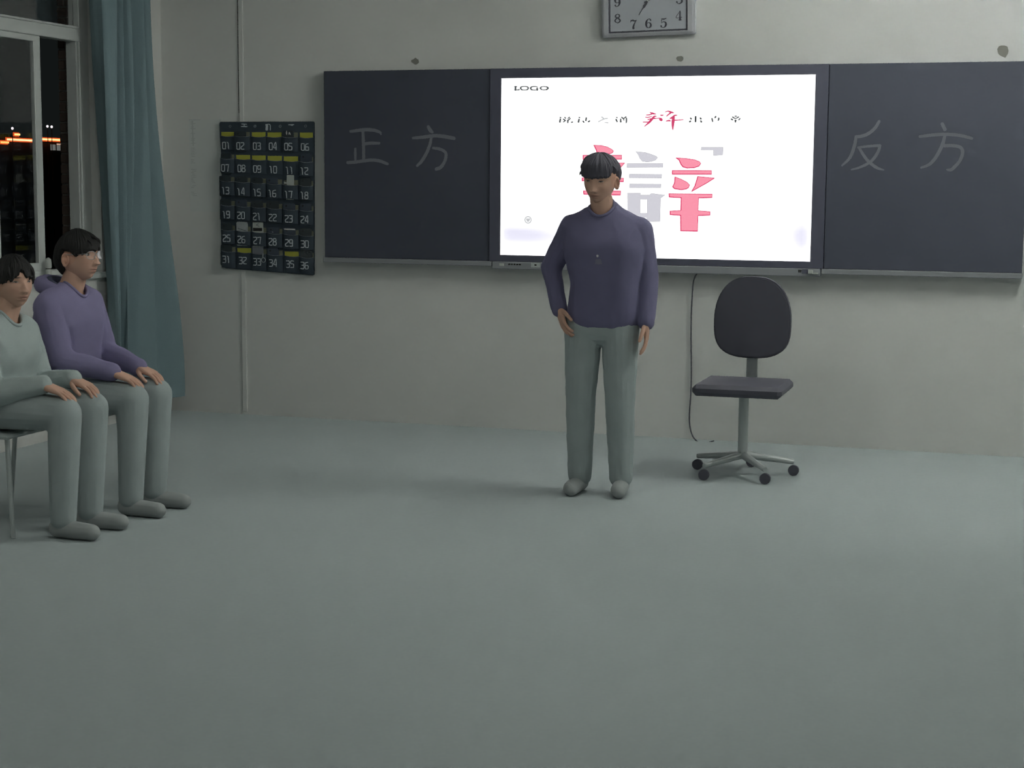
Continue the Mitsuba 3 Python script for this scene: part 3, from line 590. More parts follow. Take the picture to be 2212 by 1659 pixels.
# ------------------------------------------------------------------ pocket chart with phones
ch = thing('pocket_chart', 'black hanging phone pouch with thirty-six numbered pockets on the front wall', 'pocket chart')
CX = [-2.8405, -2.736, -2.6235, -2.5135, -2.4007, -2.2869, -2.183]
CZ = [1.7984, 1.6507, 1.5030, 1.3477, 1.1892, 1.0514, 0.9415]
NZ = [1.7372, 1.5910, 1.4413, 1.2882, 1.1344, 0.9980]
CTOP = 1.893


def slope(x):      # the chart hangs with its right side a little lower towards the bottom
    return -0.016 * (x + 2.51) / 0.33


def left_edge(z):
    return -2.8405 + 0.006 * math.sin(z * 9) + (0.012 if z < 1.05 else 0.0)


zs = np.linspace(0.938, CTOP, 40)
outl = [(left_edge(z), z + slope(left_edge(z)) * min(1, (CTOP - z) * 2)) for z in zs] + [(x, CTOP) for x in np.linspace(-2.80, -2.20, 8)] + [(-2.180 - 0.008 * ((CTOP - z)), z + slope(-2.18) * min(1, (CTOP - z) * 2)) for z in zs[::-1]]
bk_shape = Polygon(outl).buffer(-0.012).buffer(0.012)
put('backing', flat(bk_shape, -0.009, 0.006), 'chart_cloth', False, ch)
for i, x in enumerate(np.linspace(-2.77, -2.24, 4)):
    e = trimesh.creation.annulus(0.005, 0.009, 0.002, sections=20); e.apply_transform(trimesh.transformations.rotation_matrix(math.pi / 2, [1, 0, 0])); e.apply_translation([x + 0.0, -0.0160, 1.864])
    put('eyelet', e, 'chart_piping', False, ch)
hd = [  # the printed marks of the header strip, partly hidden
    [(-2.688, 1.878, .0025), (-2.652, 1.877, .0025)], [(-2.690, 1.863, .003), (-2.650, 1.862, .003)], [(-2.670, 1.878, .003), (-2.670, 1.863, .003)],
    [(-2.518, 1.874, .003), (-2.488, 1.874, .0025), (-2.487, 1.840, .003)], [(-2.513, 1.868, .005), (-2.515, 1.842, .005)], [(-2.506, 1.868, .005), (-2.507, 1.842, .005)],
    [(-2.358, 1.873, .0025), (-2.342, 1.873, .003), (-2.322, 1.874, .0025)], [(-2.342, 1.873, .003), (-2.334, 1.868, .0025), (-2.326, 1.873, .002)]]
put('header_print', flat(stroke_shape(hd, 4), -0.0151, 0.0006), 'chart_print', False, ch)

HAS = {1: 0, 2: 'black', 3: 0, 4: 0, 5: 'marked', 6: 0,
       7: 'black', 8: 0, 9: 0, 10: 0, 11: 0, 12: 'blue',
       13: 'black', 14: 'black', 15: 'black', 16: 'blue', 17: 'white', 18: 'black',
       19: 'black', 20: 'blue', 21: 'black', 22: 'black', 23: 'blue', 24: 'blue',
       25: 'black', 26: 'silver', 27: 'case', 28: 'grey_dark', 29: 'edge', 30: 'black',
       31: 'black', 32: 0, 33: 'grey', 34: 'blue', 35: 0, 36: 'odd'}


def bulge_panel(x0, x1, z0, z1, depth, y):
    """Pocket front: cloth pillowed outwards, its mouth sagging a little."""
    n, m = 9, 6
    V = []
    for layer in (0, 1):
        for j in range(m):
            for i in range(n):
                a, b_ = i / (n - 1), j / (m - 1)
                x = x0 + (x1 - x0) * a
                zt = z1 - 0.006 * math.sin(math.pi * a)
                z = z0 + (zt - z0) * b_ + slope(x) * min(1, (CTOP - z0) * 2)
                d = depth * (math.sin(math.pi * a) ** 0.6) * (0.25 + 0.75 * math.sin(math.pi * (0.12 + 0.62 * b_)))
                V.append((x, y - d - (0.0016 if layer == 0 else 0), z))
    F = []
    N = n * m
    for j in range(m - 1):
        for i in range(n - 1):
            q = (j * n + i, j * n + i + 1, (j + 1) * n + i + 1, (j + 1) * n + i)
            F += [(q[0], q[1], q[2]), (q[0], q[2], q[3])]
            F += [(N + q[0], N + q[2], N + q[1]), (N + q[0], N + q[3], N + q[2])]
    ringi = [i for i in range(n)] + [j * n + n - 1 for j in range(1, m)] + [(m - 1) * n + i for i in range(n - 2, -1, -1)] + [j * n for j in range(m - 2, 0, -1)]
    for a, b_ in zip(ringi, ringi[1:] + ringi[:1]):
        F += [(a, a + N, b_ + N), (a, b_ + N, b_)]
    t = trimesh.Trimesh(np.array(V), np.array(F), process=False)
    t.fix_normals()
    return t, np.array(V)[(m - 1) * n:(m - 1) * n + n]


rnd = random.Random(12)
PH_Y = -0.0157
for num in range(1, 37):
    r, c = divmod(num - 1, 6)
    x0, x1 = CX[c] + 0.003, CX[c + 1] - 0.003
    z1, z0 = CZ[r], CZ[r] - (0.090 if r < 5 else 0.108)
    dep = 0.012 if HAS[num] else 0.007
    pm, lip = bulge_panel(x0, x1, z0, z1, dep, -0.0152 if not HAS[num] else -0.0262)
    # side gusset so that the pocket is joined to the backing
    pk_ = part_label(put('pocket', pm, 'chart_cloth', 40, ch), f'pocket number {num:02d}')
    put('piping', tube(lip + [0, -0.0012, 0.0004], 0.0016, 6), 'chart_piping', True, pk_)
    w, h = 0.040, 0.0415
    cx = (x0 + x1) / 2 - 0.006 + rnd.uniform(-0.002, 0.002)
    zc = NZ[r] + slope(cx) * min(1, (CTOP - NZ[r]) * 2) + rnd.uniform(-0.001, 0.001)
    stx = text_strokes(f'{num:02d}', DIGIT, cx - 0.0262, zc - h / 2, h, w, 0.73, 0.0064)
    stx = [[(a + 0.10 * (b_ - zc) * 0.0, b_, rr) for a, b_, rr in s_] for s_ in stx]
    put('number', flat(stroke_shape(stx, 3), -0.0152 - dep - 0.0018 if not HAS[num] else -0.0262 - dep - 0.0018, 0.0006), 'chart_print', False, pk_)
    if True:
        yy = CZ[r] + 0.004 + slope((x0 + x1) / 2) * min(1, (CTOP - CZ[r]) * 2)
        part_label(put('yellow_strip', rbox(x0 + 0.004, x1 - 0.004, -0.0156, -0.0148, yy - 0.012, yy + 0.0235, 0.0003), 'chart_dull' if HAS[num] else 'chart_yellow', False, ch), 'dull strip behind a phone' if HAS[num] else 'yellow reflective strip')

PHONE = {'black': ('black phone', 'phone_black'), 'blue': ('dark blue phone', 'phone_blue'), 'grey': ('grey rounded phone', 'phone_grey'), 'grey_dark': ('charcoal light-spotted phone', 'phone_blue'),
         'marked': ('black white-marked phone', 'phone_black'), 'white': ('pale box-like phone', 'pale_plastic'), 'silver': ('crinkled silver phone', 'silver_wrap'),
         'case': ('pale windowed phone case', 'pale_plastic'), 'edge': ('dark white-edged phone', 'phone_blue'), 'odd': ('dark bumpy gadget', 'phone_black')}
for num, kind in HAS.items():
    if not kind:
        continue
    r, c = divmod(num - 1, 6)
    x0, x1 = CX[c] + 0.006, CX[c + 1] - 0.006
    out_ = {'marked': 0.040, 'white': 0.058, 'silver': 0.056, 'case': 0.060, 'grey': 0.050}.get(kind, 0.036 + rnd.uniform(-0.004, 0.006))
    pw = min(0.076 + rnd.uniform(-0.004, 0.004), x1 - x0)
    left = x0 + (0.001 if c else -0.012 * (num in (13, 19, 31)))
    if num in (11, 12, 18, 6): left += 0.004
    sl = slope(left) * min(1, (CTOP - CZ[r]) * 2)
    zt = CZ[r] + out_ + sl
    zb = CZ[r] - 0.098 + sl
    if kind == 'white':
        pw = 0.048; left += 0.020
    ROWW, COLW = ('top', 'second', 'third', 'fourth', 'fifth', 'bottom')[r], ('leftmost', 'second', 'third', 'fourth', 'fifth', 'rightmost')[c]
    t = thing('phone', f'{PHONE[kind][0]} in the {COLW} pocket of the {ROWW} row of the pouch', 'phone', 'phones in the pocket chart')
    sh = Polygon([(left, zb), (left + pw, zb), (left + pw, zt), (left, zt)]).buffer(-0.010).buffer(0.010, quad_segs=5)
    if kind in ('white', 'case'):
        sh = Polygon([(left, zb), (left + pw, zb), (left + pw - (0.004 if kind == 'case' else 0), zt), (left + (0.004 if kind == 'case' else 0), zt)])
    tilt = trimesh.transformations.rotation_matrix(math.radians(rnd.uniform(-1.5, 1.5)), [0, 1, 0], [left + pw / 2, 0, zb])
    body = flat(sh, PH_Y - 0.0002, 0.0092)
    if kind == 'silver':
        body = man(body).refine_to_length(0.006).to_mesh()
        body = trimesh.Trimesh(np.array(body.vert_properties[:, :3], float), np.array(body.tri_verts), process=False)
        nz_ = meshkit.noise(body.vertices * 150, 2)
        body.vertices[:, 1] -= np.where(body.vertices[:, 1] < PH_Y - 0.005, 0.004 * nz_, 0)
    if kind == 'odd':
        body = cat(body, *[trimesh.creation.icosphere(2, 0.009, ).apply_translation([left + pw * a, PH_Y - 0.006, zt - 0.012 + dz]) for a, dz in ((0.25, 0.004), (0.55, -0.002), (0.8, 0.006))])
    body.apply_transform(tilt)
    put('body', body, PHONE[kind][1], False, t)

    def detail(name, shape, m, d=0.0008):
        q = flat(shape, PH_Y - 0.0094, d); q.apply_transform(tilt); return put(name, q, m, False, t)
    if kind in ('black', 'blue', 'edge', 'grey_dark'):
        detail('camera', Point(left + pw * 0.25, zt - 0.016).buffer(0.006), 'dark_gap')
    if kind == 'edge':
        detail('edge', Polygon([(left, zt - 0.012), (left + pw, zt - 0.012), (left + pw, zt - 0.004), (left, zt - 0.004)]), 'print_white', 0.001)
    if kind == 'grey_dark':
        detail('spot', Point(left + pw * 0.42, zt - 0.030).buffer(0.0045), 'print_grey')
    if kind == 'marked':
        detail('mark', unary_union([Polygon([(left + .020, zt - .016), (left + .026, zt - .001), (left + .031, zt - .016), (left + .026, zt - .031)]), stroke_shape([[(left + .040, zt - .027, .002), (left + .046, zt - .012, .002), (left + .053, zt - .027, .002)], [(left + .042, zt - .022, .0015), (left + .050, zt - .022, .0015)]], 3)]), 'print_white')
    if kind == 'case':
        detail('window', Polygon([(left + .006, zt - .056), (left + pw - .008, zt - .056), (left + pw - .008, zt - .036), (left + .006, zt - .036)]), 'dark_gap')
        detail('mark', stroke_shape([[(left + .03, zt - .018, .002), (left + .045, zt - .010, .002)], [(left + .032, zt - .018, .002), (left + .05, zt - .026, .002)]], 3), 'phone_grey')
    if kind == 'white':
        detail('flap', Polygon([(left - .018, zt - .056), (left, zt - .056), (left, zt - .046), (left - .018, zt - .043)]), 'pale_plastic')
    if kind == 'silver':
        detail('crease', stroke_shape([[(left + .012, zt - .042, .002), (left + .04, zt - .050, .0015), (left + pw - .006, zt - .058, .002)]], 3), 'phone_grey', 0.003)
kr = thing('key_ring', 'small metal ring hanging from the grey phone over pocket 33', 'key ring')
put('ring', tube([[-2.528 + 0.0145 * math.cos(a), -0.0485, 1.0145 + 0.0145 * math.sin(a)] for a in np.linspace(0, 2 * math.pi, 28, endpoint=False)], 0.0022, 8, True), 'steel', True, kr)
put('strap', tube([[-2.530, -0.0485, 1.030], [-2.533, -0.046, 1.040], [-2.536, -0.036, 1.052]], [0.002, 0.0035, 0.0045], 8), 'steel', True, kr)

# ------------------------------------------------------------------ people
SKIN = np.array([0.51, 0.315, 0.24])


def sph(p, r):
    return Manifold.sphere(float(r), 20).translate([float(v) for v in p])


def chain(*joints):
    """Hulls between successive joints (x, y, z, r)."""
    out = []
    for a, b_ in zip(joints[:-1], joints[1:]):
        out.append(Manifold.batch_hull([sph(a[:3], a[3]), sph(b_[:3], b_[3])]))
    return out


def hull(*joints):
    return Manifold.batch_hull([sph(a[:3], a[3]) for a in joints])


def join(parts):
    return Manifold.batch_boolean(parts, m3.OpType.Add)


def soft(manifold, edge=0.018, it=14):
    t = tm(manifold.refine_to_length(edge))
    trimesh.smoothing.filter_taubin(t, lamb=0.5, nu=0.52, iterations=it)
    return t


def sub(n):
    return trimesh.creation.icosphere(subdivisions=n)


def ga(v, c, s):
    return np.exp(-((v - c) / s) ** 2)


def head_points(u):
    """Anatomical head from unit directions: x to the person's right, y forward, z up; about 0.15 x 0.19 x 0.225 m."""
    x, y, z = u[:, 0], u[:, 1], u[:, 2]
    X = 0.0745 * x
    Y = np.where(y > 0, 0.093, 0.098) * y
    Z = 0.1125 * z
    low = np.clip(-z, 0, 1)
    X = X * (1 - 0.22 * low ** 2.0) * (1 + 0.04 * ga(z, 0.35, 0.4))
    Y = np.where(y > 0, Y * (1 + 0.06 * low), Y * (1 - 0.42 * low ** 1.2))
    # fuller, squarer face front than an ellipsoid
    fr = np.clip(y, 0, 1)
    Y = Y + 0.010 * fr * low * (1 - ga(np.abs(X), 0.075, 0.03))
    Z = np.where((z < 0) & (y > 0), Z - 0.004 * fr * low, Z)
    front = np.clip((y - 0.15) / 0.35, 0, 1)
    ax = np.abs(X)
    d = np.zeros_like(X)
    nose_h = np.clip((0.014 - Z) / 0.052, 0, 1)
    d += 0.024 * nose_h ** 1.3 * ga(X, 0, 0.0085 + 0.006 * nose_h) * np.where(Z < -0.038, ga(Z, -0.038, 0.009), 1)
    d += 0.008 * ga(ax, 0.013, 0.006) * ga(Z, -0.037, 0.008)              # nostril wings
    d -= 0.0085 * ga(ax, 0.031, 0.016) * ga(Z, 0.006, 0.012)             # eye sockets
    d += 0.0045 * ga(ax, 0.028, 0.022) * ga(Z, 0.028, 0.010)             # brow ridge
    d += 0.0035 * ga(ax, 0.047, 0.017) * ga(Z, -0.020, 0.020)            # cheekbones
    d -= 0.003 * ga(ax, 0.040, 0.015) * ga(Z, -0.060, 0.020)
    d += 0.0065 * ga(X, 0, 0.020) * ga(Z, -0.060, 0.0055)                # upper lip
    d += 0.0065 * ga(X, 0, 0.018) * ga(Z, -0.0735, 0.0060)               # lower lip
    d -= 0.0035 * ga(X, 0, 0.022) * ga(Z, -0.0668, 0.0022)               # mouth line
    d -= 0.0035 * ga(X, 0, 0.018) * ga(Z, -0.085, 0.006)
    d += 0.007 * ga(X, 0, 0.020) * ga(Z, -0.102, 0.014)                  # chin
    Y = Y + d * front
    return np.stack([X, Y, Z], 1)


def head_colors(P, N=None):
    X, Y, Z = P[:, 0], P[:, 1], P[:, 2]
    ax = np.abs(X)
    c = np.tile(SKIN, (len(P), 1))
    f = (Y > 0.03)
    lips = f * np.clip(ga(X, 0, 0.021) * (ga(Z, -0.0605, 0.005) + ga(Z, -0.073, 0.0055)), 0, 1) * 0.42
    c = c * (1 - lips[:, None]) + np.array([0.26, 0.095, 0.085]) * lips[:, None]
    mouth = f * ga(X, 0, 0.020) * ga(Z, -0.0668, 0.0018) * 0.5
    c = c * (1 - mouth[:, None]) + np.array([0.09, 0.035, 0.03]) * mouth[:, None]
    brow = f * np.clip(1.5 * ga(ax, 0.031, 0.0155) * ga(Z, 0.0255 - 3.0 * (ax - 0.029) ** 2, 0.0042), 0, 1) * 0.85
    c = c * (1 - brow[:, None]) + np.array([0.03, 0.025, 0.022]) * brow[:, None]
    cheek = f * ga(ax, 0.042, 0.02) * ga(Z, -0.03, 0.022) * 0.18
    c = c * (1 - cheek[:, None]) + np.array([0.40, 0.17, 0.13]) * cheek[:, None]
    nostril = f * ga(ax, 0.008, 0.0035) * ga(Z, -0.0465, 0.003) * 0.35
    c = c * (1 - nostril[:, None]) + np.array([0.08, 0.035, 0.03]) * nostril[:, None]
    return c


def ear_mesh(s):
    """Ear with rim and hollow, s = +1 right side of the person."""
    e = sub(3)
    v = e.vertices.copy()
    px, py, pz = v[:, 0] * 0.0085, v[:, 1] * 0.0190, v[:, 2] * 0.033
    pz = pz + 0.0; py = py * (1 + 0.18 * v[:, 2])
    rim = np.clip(1 - np.hypot(v[:, 1] / 0.62, (v[:, 2] - 0.05) / 0.66), 0, 1)
    px = np.where(v[:, 0] > 0, px - 0.0085 * np.minimum(rim * 2.2, 1) + 0.002, px)
    e.vertices = np.stack([px, py, pz], 1)
    e.apply_transform(trimesh.transformations.euler_matrix(math.radians(-8), 0, math.radians(30)))
    if s < 0:
        e.vertices[:, 0] *= -1; e.invert()
    e.apply_translation([s * 0.0785, -0.016, -0.012])
    return e


def smoothmin0(x):
    return np.clip(x, 0, 1) ** 2 * (3 - 2 * np.clip(x, 0, 1))


def hair_points(u, style):
    """Hair as a shell over the head, below the skin wherever there is none."""
    P = head_points(u)
    X, Y, Z = P[:, 0], P[:, 1], P[:, 2]
    az = np.arctan2(X, Y)                       # 0 at the face
    a = np.abs(az)
    fr_, si, ba = style['front'], style['side'], style['back']
    # hairline height round the head: fringe, temples, over the ear, nape
    line = np.interp(a, [0, 0.35, 0.62, 0.85, 1.15, 1.40, 1.88, 2.1, 2.4, math.pi], [fr_, fr_ - 0.003, fr_ - 0.006, style.get('temple', si), si, si + style.get('ear', 0.012), si + style.get('ear', 0.012), si - 0.014, ba * 0.7, ba])
    jag = (meshkit.noise(np.stack([az * style['lock'], np.zeros_like(az), np.zeros_like(az)], -1), style['seed']) - 0.5) * style['jag']
    jag += (meshkit.noise(np.stack([az * style['lock'] * 2.7, np.ones_like(az), np.zeros_like(az)], -1), style['seed'] + 1) - 0.5) * style['jag'] * 0.5
    jag = jag + style.get('right', 0.0) * ga(az, -1.2, 0.6)
    if 'part' in style:      # an open wedge in the fringe
        jag = jag + 0.020 * ga(az, style['part'], 0.13)
    m = smoothmin0((Z - (line + jag)) / 0.010 + 0.5)
    n = P / np.linalg.norm(P * np.array([1.0, 1.0, 0.9]), axis=1, keepdims=True)
    top = np.clip(Z / 0.11, 0, 1)
    thick = style['thick'] * (0.62 + 0.38 * np.clip((Z - line) / 0.05, 0, 1)) + style['crown'] * top ** 2 + style.get('rear', 0.0) * np.clip((a - 1.6) / 1.0, 0, 1) * (1 - top) + style['bowl'] * ga(Z, line + 0.035, 0.035)
    strand = meshkit.noise(np.stack([az * 16, Z * 22 + az * 2, np.zeros_like(az)], -1), style['seed'] + 2) - 0.5
    strand2 = meshkit.noise(np.stack([az * 42, Z * 30, np.ones_like(az)], -1), style['seed'] + 3) - 0.5
    lump = meshkit.noise(P * 26, style['seed'] + 4) - 0.5
    thick = thick * (1 + 0.22 * strand + 0.14 * strand2) + 0.006 * lump
    fringe = np.clip((0.9 - a) / 0.5, 0, 1) * np.clip(1 - np.abs(Z - line - 0.012) / 0.03, 0, 1)
    thick = thick * (1 - 0.25 * fringe)
    return P + n * (m * thick - (1 - m) * 0.005)[:, None]


def tuft(p0, p1, bend, r):
    t = np.linspace(0, 1, 9)[:, None]
    p0, p1, bend = map(np.asarray, (p0, p1, bend))
    pts = p0 * (1 - t) + p1 * t + bend * np.sin(math.pi * t)
    return tube(pts, r * (1 - t[:, 0] ** 1.5) + 0.0004, 6)


def place_matrix(loc, yaw, pitch=0, roll=0, s=1.0):
    """yaw: compass of the face, radians from +y towards -x; pitch > 0 looks up."""
    m = trimesh.transformations.euler_matrix(0, 0, yaw) @ trimesh.transformations.euler_matrix(pitch, 0, 0) @ trimesh.transformations.euler_matrix(0, roll, 0)
    m[:3, :3] *= s
    m[:3, 3] = loc
    return m


def finger(base, d, n, L, r, curl):
    """Three phalanges from base along d, curling towards n."""
    pts, p = [(*base, r)], np.array(base, float)
    d, n = np.array(d, float), np.array(n, float)
    for k, f in enumerate((0.45, 0.31, 0.24)):
        a = curl * (k + 0.6) * 0.5
        dd = d * math.cos(a) + n * math.sin(a)
        p = p + dd * L * f
        pts.append((*p, r * (1 - 0.09 * (k + 1))))
    return chain(*pts)


def hand_parts(w, d, n, side):
    """Hand from the wrist w pointing along d, palm facing n; side: direction of the thumb."""
    w, d, n, s = (np.array(v, float) for v in (w, d, n, side))
    d /= np.linalg.norm(d); n = n - d * (n @ d); n /= np.linalg.norm(n)
    s = s - d * (s @ d) - n * (s @ n); s /= np.linalg.norm(s)
    P = lambda a, b_, c=0.0: tuple(w + d * a + s * b_ + n * c)
    parts = [hull((*P(0.0, 0.010), 0.018), (*P(0.0, -0.010), 0.018), (*P(0.085, 0.028), 0.0105), (*P(0.083, -0.030), 0.0100), (*P(0.03, 0.026), 0.014), (*P(0.03, -0.022), 0.014))]
    for b_, L, a0 in ((0.029, 0.070, 0.085), (0.010, 0.078, 0.088), (-0.010, 0.073, 0.086), (-0.029, 0.058, 0.080)):
        parts += finger(P(a0, b_), d + s * b_ * 1.2, n, L, 0.0085, 0.55)
    parts += chain((*P(0.018, 0.022, 0.004), 0.0125), (*P(0.050, 0.047, 0.014), 0.0105), (*P(0.080, 0.056, 0.022), 0.0092), (*P(0.100, 0.056, 0.030), 0.0078))
    return parts


def make_head(H, M, style, tufts, t):
    """Adds the hair, eyes and brows-side details; returns the skin head in world space (mesh)."""
    hd_ = sub(6)
    u = hd_.vertices.copy()
    hd_.vertices = head_points(u)
    hair = sub(6)
    hair.vertices = hair_points(u, style)
    parts = [hair]
    for tf in tufts:
        parts.append(tuft(*tf))
    hm = cat(*parts)
    hm.apply_transform(M)
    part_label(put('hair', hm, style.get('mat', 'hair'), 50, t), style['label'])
    return hd_


def eye_parts(M, t, openness=1.0, gaze=0.0):
    for s in (1, -1):
        # eyeball front seen between the lids: an almond set into the socket
        a = np.linspace(0, 2 * math.pi, 28, endpoint=False)
        c = sub(3)
        v = c.vertices * np.array([0.0145, 0.0060, 0.0050 * openness])
        v[:, 2] -= 0.12 * v[:, 0] * -s
        c.vertices = v + np.array([s * 0.031, 0.0770 - 0.0, 0.0055])
        # slight toe-out so that it follows the face
        R = trimesh.transformations.rotation_matrix(-s * 0.30, [0, 0, 1], [s * 0.031, 0.072, 0])
        c.apply_transform(R)
        i_ = sub(2); i_.vertices = i_.vertices * np.array([0.0058, 0.0050, 0.0052 * openness]) + np.array([s * 0.031 + gaze, 0.0788, 0.0055]); i_.apply_transform(R)
        lid = tube([[s * 0.031 + 0.0150 * k, 0.0800 - 0.006 * k * k, 0.0055 + openness * 0.0048 * (1 - k * k) + s * k * 0.0012] for k in np.linspace(-1, 1, 9)], [0.0009, 0.0018, 0.0024, 0.0027, 0.0028, 0.0027, 0.0024, 0.0018, 0.0009], 6)
        lid.apply_transform(R)
        for q in (c, i_, lid):
            q.apply_transform(M)
        e = put('eye', c, 'eye_white', True, t)
        put('iris', i_, 'eye_dark', True, e)
        put('lashes', lid, 'eye_dark', True, e)


def finish_body(parts, L, hd_, M, t, edge=0.016):
    """Body (already in world space via L) joined with the head into one mesh of skin."""
    body = soft(join(parts), edge, 10)
    body.apply_transform(L)
    heads = [hd_.copy(), ear_mesh(1), ear_mesh(-1)]
    for q in heads:
        q.apply_transform(M)
    whole = man(body)
    for q in heads:
        whole = whole + man(q)
    w = tm(whole)
    loc = trimesh.transform_points(w.vertices, np.linalg.inv(M))
    inside = (np.abs(loc[:, 0]) < 0.1) & (np.abs(loc[:, 2]) < 0.125) & (np.abs(loc[:, 1]) < 0.14)
    col = np.tile(SKIN, (len(loc), 1))
    col[inside] = head_colors(loc[inside])
    earc = (np.abs(loc[:, 0]) > 0.070) & (np.abs(loc[:, 2]) < 0.05) & (np.abs(loc[:, 1]) < 0.05)
    col[earc] = SKIN * np.array([1.02, 0.93, 0.9])
    put('body', w, 'skin', True, t, color=col)


def local_matrix(x, y, yaw):
    m = trimesh.transformations.euler_matrix(0, 0, yaw)
    m[:3, 3] = [x, y, 0]
    return m


def grow(chain_list, g):
    return [(*j[:3], j[3] + g) for j in chain_list]


def neck_cut(J):
    return hull(*J)


def neckline(shirt, A, B, R, rib=0.0075):
    """Cuts the neck opening along the axis A-B and lays a ribbed collar round its edge."""
    A, B = np.array(A, float), np.array(B, float)
    ax = (B - A) / np.linalg.norm(B - A)
    e1 = np.cross(ax, [0, 1.0, 0]); e1 /= np.linalg.norm(e1)
    e2 = np.cross(ax, e1)
    an = np.linspace(0, 2 * math.pi, 48, endpoint=False)
    o = A + ax * 0.45 + (R + 0.001) * (np.cos(an)[:, None] * e1 + np.sin(an)[:, None] * e2)
    hit, ri, _ = shirt.ray.intersects_location(o, np.tile(-ax, (len(o), 1)), multiple_hits=False)
    loop = o - ax * 0.4
    loop[ri] = hit
    for _ in range(3):
        loop = 0.25 * np.roll(loop, 1, 0) + 0.5 * loop + 0.25 * np.roll(loop, -1, 0)
    cut = man(shirt) - Manifold.batch_hull([sph(A, R), sph(A + ax * 0.5, R)])
    return tm(cut), tube(loop + ax * 0.001, rib, 10, True)


# ---- the presenter, standing with his back to the screen
yaw = math.radians(180 + 4)
PX, PY_ = 0.178, -1.86
L = local_matrix(PX, PY_, yaw)
t = thing('person', 'young man with thick black hair and dark sweatshirt standing before the lit screen', 'person')
HEADP = np.array([0.174, -1.885, 1.535])
Mh = place_matrix(HEADP, math.radians(180 - 6), math.radians(-9), math.radians(-3), 0.985)
STY = dict(front=0.026, side=0.030, back=-0.035, temple=0.018, ear=0.004, lock=5.5, jag=0.014, seed=11, thick=0.017, crown=0.004, bowl=0.013, mat='hair_bloom_lift', right=0.010, label='thick black hair with a full fringe')
tf = [([0.055, 0.02, 0.085], [0.092, 0.03, 0.058], [0.008, 0, 0.006], 0.010), ([-0.06, 0.03, 0.08], [-0.098, 0.035, 0.050], [-0.008, 0, 0.006], 0.010),
      ([0.065, 0.03, 0.05], [0.090, 0.045, 0.026], [0.008, 0, 0], 0.010), ([0.03, 0.02, 0.115], [0.075, 0.04, 0.10], [0, 0, 0.010], 0.009)]
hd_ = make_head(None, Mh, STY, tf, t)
eye_parts(Mh, t, 0.45)
inv = np.linalg.inv(L)
hl = (inv @ np.r_[HEADP, 1])[:3]
NECK0, NECK1 = (-0.012, -0.02, 1.335, 0.062), (hl[0], hl[1] - 0.012, 1.465, 0.053)
RA = [(0.145, -0.01, 1.298, 0.054), (0.260, -0.050, 1.105, 0.038), (0.200, 0.03, 0.905, 0.028)]
LA = [(-0.178, -0.01, 1.292, 0.056), (-0.218, -0.03, 1.080, 0.044), (-0.232, 0.03, 0.860, 0.029)]
TORSO = [[(0.050, 0, 0.87, 0.096), (-0.085, 0, 0.87, 0.096), (0.030, 0.005, 1.04, 0.094), (-0.085, 0.005, 1.04, 0.094)],
         [(0.030, 0.005, 1.04, 0.094), (-0.085, 0.005, 1.04, 0.094), (0.062, 0.005, 1.20, 0.103), (-0.100, 0.005, 1.20, 0.103)],
         [(0.062, 0.005, 1.20, 0.103), (-0.100, 0.005, 1.20, 0.103), (0.125, -0.01, 1.295, 0.055), (-0.155, -0.01, 1.290, 0.055), (0.045, -0.01, 1.325, 0.062), (-0.065, -0.01, 1.325, 0.062)]]
LEGS = [[(s * 0.088 - 0.008, 0, 0.85, 0.088), (s * 0.098 - 0.008, 0.012, 0.47, 0.056), (s * 0.104 - 0.008, -0.018, 0.095, 0.040)] for s in (1, -1)]
FEET = [[(s * 0.104 - 0.008, -0.045, 0.036, 0.028), (s * 0.118 - 0.008, 0.125, 0.030, 0.024)] for s in (1, -1)]
parts = [hull(*q) for q in TORSO] + chain(NECK0, NECK1) + chain(*RA) + chain(*LA) + sum([chain(*q) for q in LEGS], []) + sum([chain((*LEGS[i][2][:3], 0.038), FEET[i][0]) + chain(*FEET[i]) for i in (0, 1)], [])
parts += hand_parts(LA[2][:3], (-0.05, 0.18, -1), (1, 0.1, 0), (0, 1, 0))
parts += hand_parts(RA[2][:3], (-0.35, 0.45, -0.75), (-1, -0.3, 0), (0, 1, 0.3))
finish_body(parts, L, hd_, Mh, t)
# sweatshirt
g = 0.022
sw = [hull(*grow(q, g)) for q in TORSO]
sw[0] = hull((0.055, 0, 0.88, 0.112), (-0.092, 0, 0.88, 0.112), *grow(TORSO[0][2:], g))
sw += chain(*[(*RA[0][:3], 0.071), (*RA[1][:3], 0.051), (*RA[2][:3], 0.040)]) + chain(*[(*LA[0][:3], 0.074), (*LA[1][:3], 0.062), (*LA[2][:3], 0.044)])
sw += [hull((0.06, -0.02, 1.33, 0.062), (-0.085, -0.02, 1.33, 0.062), (-0.012, -0.025, 1.385, 0.064))]
sm = soft(join(sw), 0.015, 45)
nz_ = meshkit.fbm(sm.vertices * np.array([14, 14, 7]), 3, 5) - 0.5
sm.vertices = sm.vertices + sm.vertex_normals * (0.016 * nz_)[:, None]
swt, cring = neckline(sm, (NECK0[0], -0.034, 1.30), (hl[0], 0.062, 1.50), 0.061)
smm = man(swt) - Manifold.cube([1, 1, 0.4], True).translate([0, 0, 0.60])
swt = tm(smm); swt.apply_transform(L)
put('sweatshirt', swt, 'sweatshirt', 45, t)
cring.apply_transform(L)
put('collar', cring, 'sweatshirt', True, t)
tr = [hull((0.055, 0, 0.87, 0.101), (-0.088, 0, 0.87, 0.101), (LEGS[0][0][0], 0, 0.82, 0.098), (LEGS[1][0][0], 0, 0.82, 0.098))]
for i in (0, 1):
    q = LEGS[i]
    tr += chain((*q[0][:3], 0.098), (*q[1][:3], 0.074), (q[2][0], q[2][1], 0.085, 0.060))
trm = soft(join(tr), 0.018, 10)
